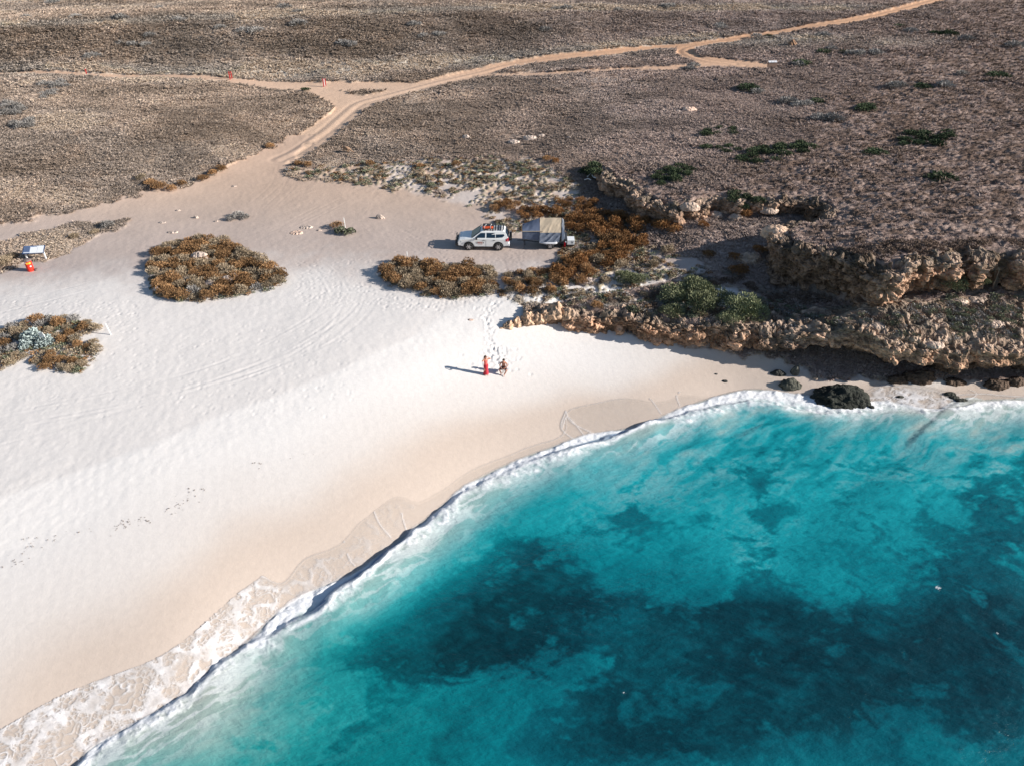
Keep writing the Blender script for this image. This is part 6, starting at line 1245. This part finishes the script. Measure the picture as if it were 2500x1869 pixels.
V = [(0, 0, .92), (0, 0, 1.08), (0, 0, 1.25), (0, .0, 1.38), (0, -.01, 1.46), (0, -.02, 1.56), (0, -.015, 1.63),
     (.16, 0, 1.37), (.40, -.05, 1.40), (.16, -.10, 1.60), (.12, -.10, 1.63), (-.16, 0, 1.37), (-.34, -.10, 1.36), (-.16, -.12, 1.58), (-.12, -.11, 1.62),
     (.09, 0, .86), (.10, -.03, .48), (.10, .02, .10), (.11, -.10, .04), (-.09, 0, .86), (-.12, -.06, .48), (-.10, .02, .10), (-.11, -.10, .04)]
E = [(0, 1), (1, 2), (2, 3), (3, 4), (4, 5), (5, 6), (3, 7), (7, 8), (8, 9), (9, 10), (3, 11), (11, 12), (12, 13), (13, 14), (0, 15), (15, 16), (16, 17), (17, 18), (0, 19), (19, 20), (20, 21), (21, 22)]
Rd = [(.15, .11), (.115, .085), (.14, .095), (.13, .075), .048, (.078, .092), (.070, .08), .052, .038, .028, .03, .052, .038, .028, .03, .095, .055, .038, .03, .095, .055, .038, .03]
def ex(mb):
    face(mb, (0, -.02, 1.57), (0, -1, 0), (1, 0, 0)); fingers(mb, (.10, -.11, 1.64), (-.7, 0, .5), (0, -1, .2), (0, .4, .5)); fingers(mb, (-.10, -.12, 1.63), (.7, 0, .5), (0, -1, .2), (0, .4, .5))
    for s in (-1, 1):
        for k in range(5): a = Vector((s * .11 + (k - 2) * .016, -.13, .025)); mb.tube([a, a + Vector((0, -.05 + abs(k - 1) * .006, -.005))], [.010, .008], 5)
skinned('body', V, E, Rd, K['skin'], wo_, extra=ex)
MB().lathe([(.165, .97), (.135, 1.10), (.150, 1.25), (.148, 1.34), (.09, 1.39)], 'Z', 18).build('top', K['pink'], wo_, smooth=True).scale = (1, .78, 1)
sk = MB(); n = 22; rg = []
for z, r in ((1.04, .125), (.95, .170), (.80, .185), (.55, .165), (.30, .18), (.10, .215)):
    rg.append([sk.bm.verts.new((r * (1 + .10 * math.sin(5 * a + z * 3) * (1.06 - z)) * math.cos(a), .85 * r * (1 + .10 * math.cos(4 * a) * (1.06 - z)) * math.sin(a), z)) for a in [6.2832 * k / n for k in range(n)]])
for r0, r1 in zip(rg, rg[1:]):
    for k in range(n): sk.bm.faces.new((r0[k], r0[(k + 1) % n], r1[(k + 1) % n], r1[k]))
sk.build('skirt', K['wine'], wo_, smooth=True)
MB().tube([(0, .02, 1.66), (-.02, .085, 1.58), (-.04, .12, 1.42), (-.07, .11, 1.22), (-.07, .10, 1.08)], [.085, .10, .08, .06, .03], 10).tube([(0, -.04, 1.66), (0, .05, 1.64)], [.07, .085], 10).build('hair', K['hairb'], wo_, smooth=True)
mp_ = at(1088, 806, 1.4)
mo = thing('person', 'bare chested dark haired man in dark shorts sitting on a low stool', 'person', mp_ - Vector((0, 0, .02)), R(-8))
V = [(0, .10, .50), (0, .08, .66), (0, .04, .84), (0, .02, .98), (0, .0, 1.06), (0, -.02, 1.17), (0, -.02, 1.24),
     (.20, .03, .97), (.29, -.02, .72), (.12, -.22, .62), (.05, -.26, .62), (-.20, .03, .97), (-.30, -.04, .72), (-.14, -.24, .60), (-.06, -.28, .60),
     (.10, .08, .47), (.27, -.30, .50), (.10, -.28, .09), (.09, -.40, .04), (-.10, .08, .47), (-.29, -.26, .50), (-.16, -.20, .09), (-.20, -.31, .04)]
Rd = [(.15, .12), (.135, .10), (.165, .11), (.155, .08), .055, (.080, .098), (.074, .088), .062, .046, .032, .034, .062, .046, .032, .034, .10, .072, .042, .035, .10, .072, .042, .035]
def ex2(mb):
    face(mb, (0, -.03, 1.18), (0, -1, -.2), (1, 0, 0)); fingers(mb, (.03, -.28, .62), (-1, -.2, -.1), (0, -.3, 1), (0, .3, -1)); fingers(mb, (-.04, -.30, .60), (1, -.2, -.1), (0, -.3, 1), (0, .3, -1))
    for bx, by in ((.09, -.43), (-.21, -.34)):
        for k in range(5): a = Vector((bx + (k - 2) * .017, by, .025)); mb.tube([a, a + Vector((0, -.05 + abs(k - 1) * .006, -.005))], [.010, .008], 5)
skinned('body', V, E, Rd, K['skin2'], mo, extra=ex2)
sm_ = MB().tube([(0, .10, .62), (0, .10, .46)], [.165, .15], 14)
for s in (-1, 1): sm_.tube([(s * .08, .10, .48), (s * .17, -.08, .50), (s * .24, -.22, .51)], [.125, .105, .095], 12)
sm_.build('shorts', K['shorts'], mo, smooth=True)
MB().tube([(0, -.02, 1.28), (0, .03, 1.22), (0, .07, 1.12)], [.075, .105, .075], 12).tube([(0, -.09, 1.26), (0, .0, 1.29)], [.06, .08], 10).build('hair', K['hair'], mo, smooth=True)
stl = thing('camp_stool', 'low dark folding stool under the seated man', 'stool', mp_ + Vector((0, .14, -.02)), R(-8)); MB().box((0, 0, .36), (.38, .34, .03), bev=.008).build('seat', K['stool'], stl)
for a, bq in ((-1, -1), (1, -1), (-1, 1), (1, 1)): MB().tube([(a * .16, bq * .15, .36), (-a * .16, bq * .15, 0)], .012).build('leg', K['steel'], stl)
kp = at(750, 329, 3.9)
ka = thing('kangaroo', 'brown kangaroo crouching on the grass right of the road', 'kangaroo', kp, R(-12)); ks = 1.0
V = [(.18, 0, .62), (-.10, 0, .66), (-.34, 0, .60), (-.50, 0, .62), (-.64, 0, .58), (-.76, 0, .50), (.36, 0, .46), (.60, 0, .26), (.92, 0, .10), (1.15, 0, .06),
     (.16, .12, .46), (-.04, .15, .34), (.22, .15, .20), (-.10, .15, .05), (.16, -.12, .46), (-.04, -.15, .34), (.22, -.15, .20), (-.10, -.15, .05), (-.38, .08, .46), (-.42, .08, .28), (-.50, .08, .16), (-.38, -.08, .46), (-.42, -.08, .28), (-.50, -.08, .16), (-.58, .05, .70), (-.54, .07, .82), (-.58, -.05, .70), (-.54, -.07, .82)]
E2 = [(0, 1), (1, 2), (2, 3), (3, 4), (4, 5), (0, 6), (6, 7), (7, 8), (8, 9), (0, 10), (10, 11), (11, 12), (12, 13), (0, 14), (14, 15), (15, 16), (16, 17), (2, 18), (18, 19), (19, 20), (2, 21), (21, 22), (22, 23), (4, 24), (24, 25), (4, 26), (26, 27)]
Rd = [(.21, .22), .19, .14, .08, .085, .045, .14, .075, .05, .03, .11, .09, .045, .03, .11, .09, .045, .03, .045, .03, .022, .045, .03, .022, .03, .018, .03, .018]
skinned('body', V, E2, Rd, K['fur'], ka)
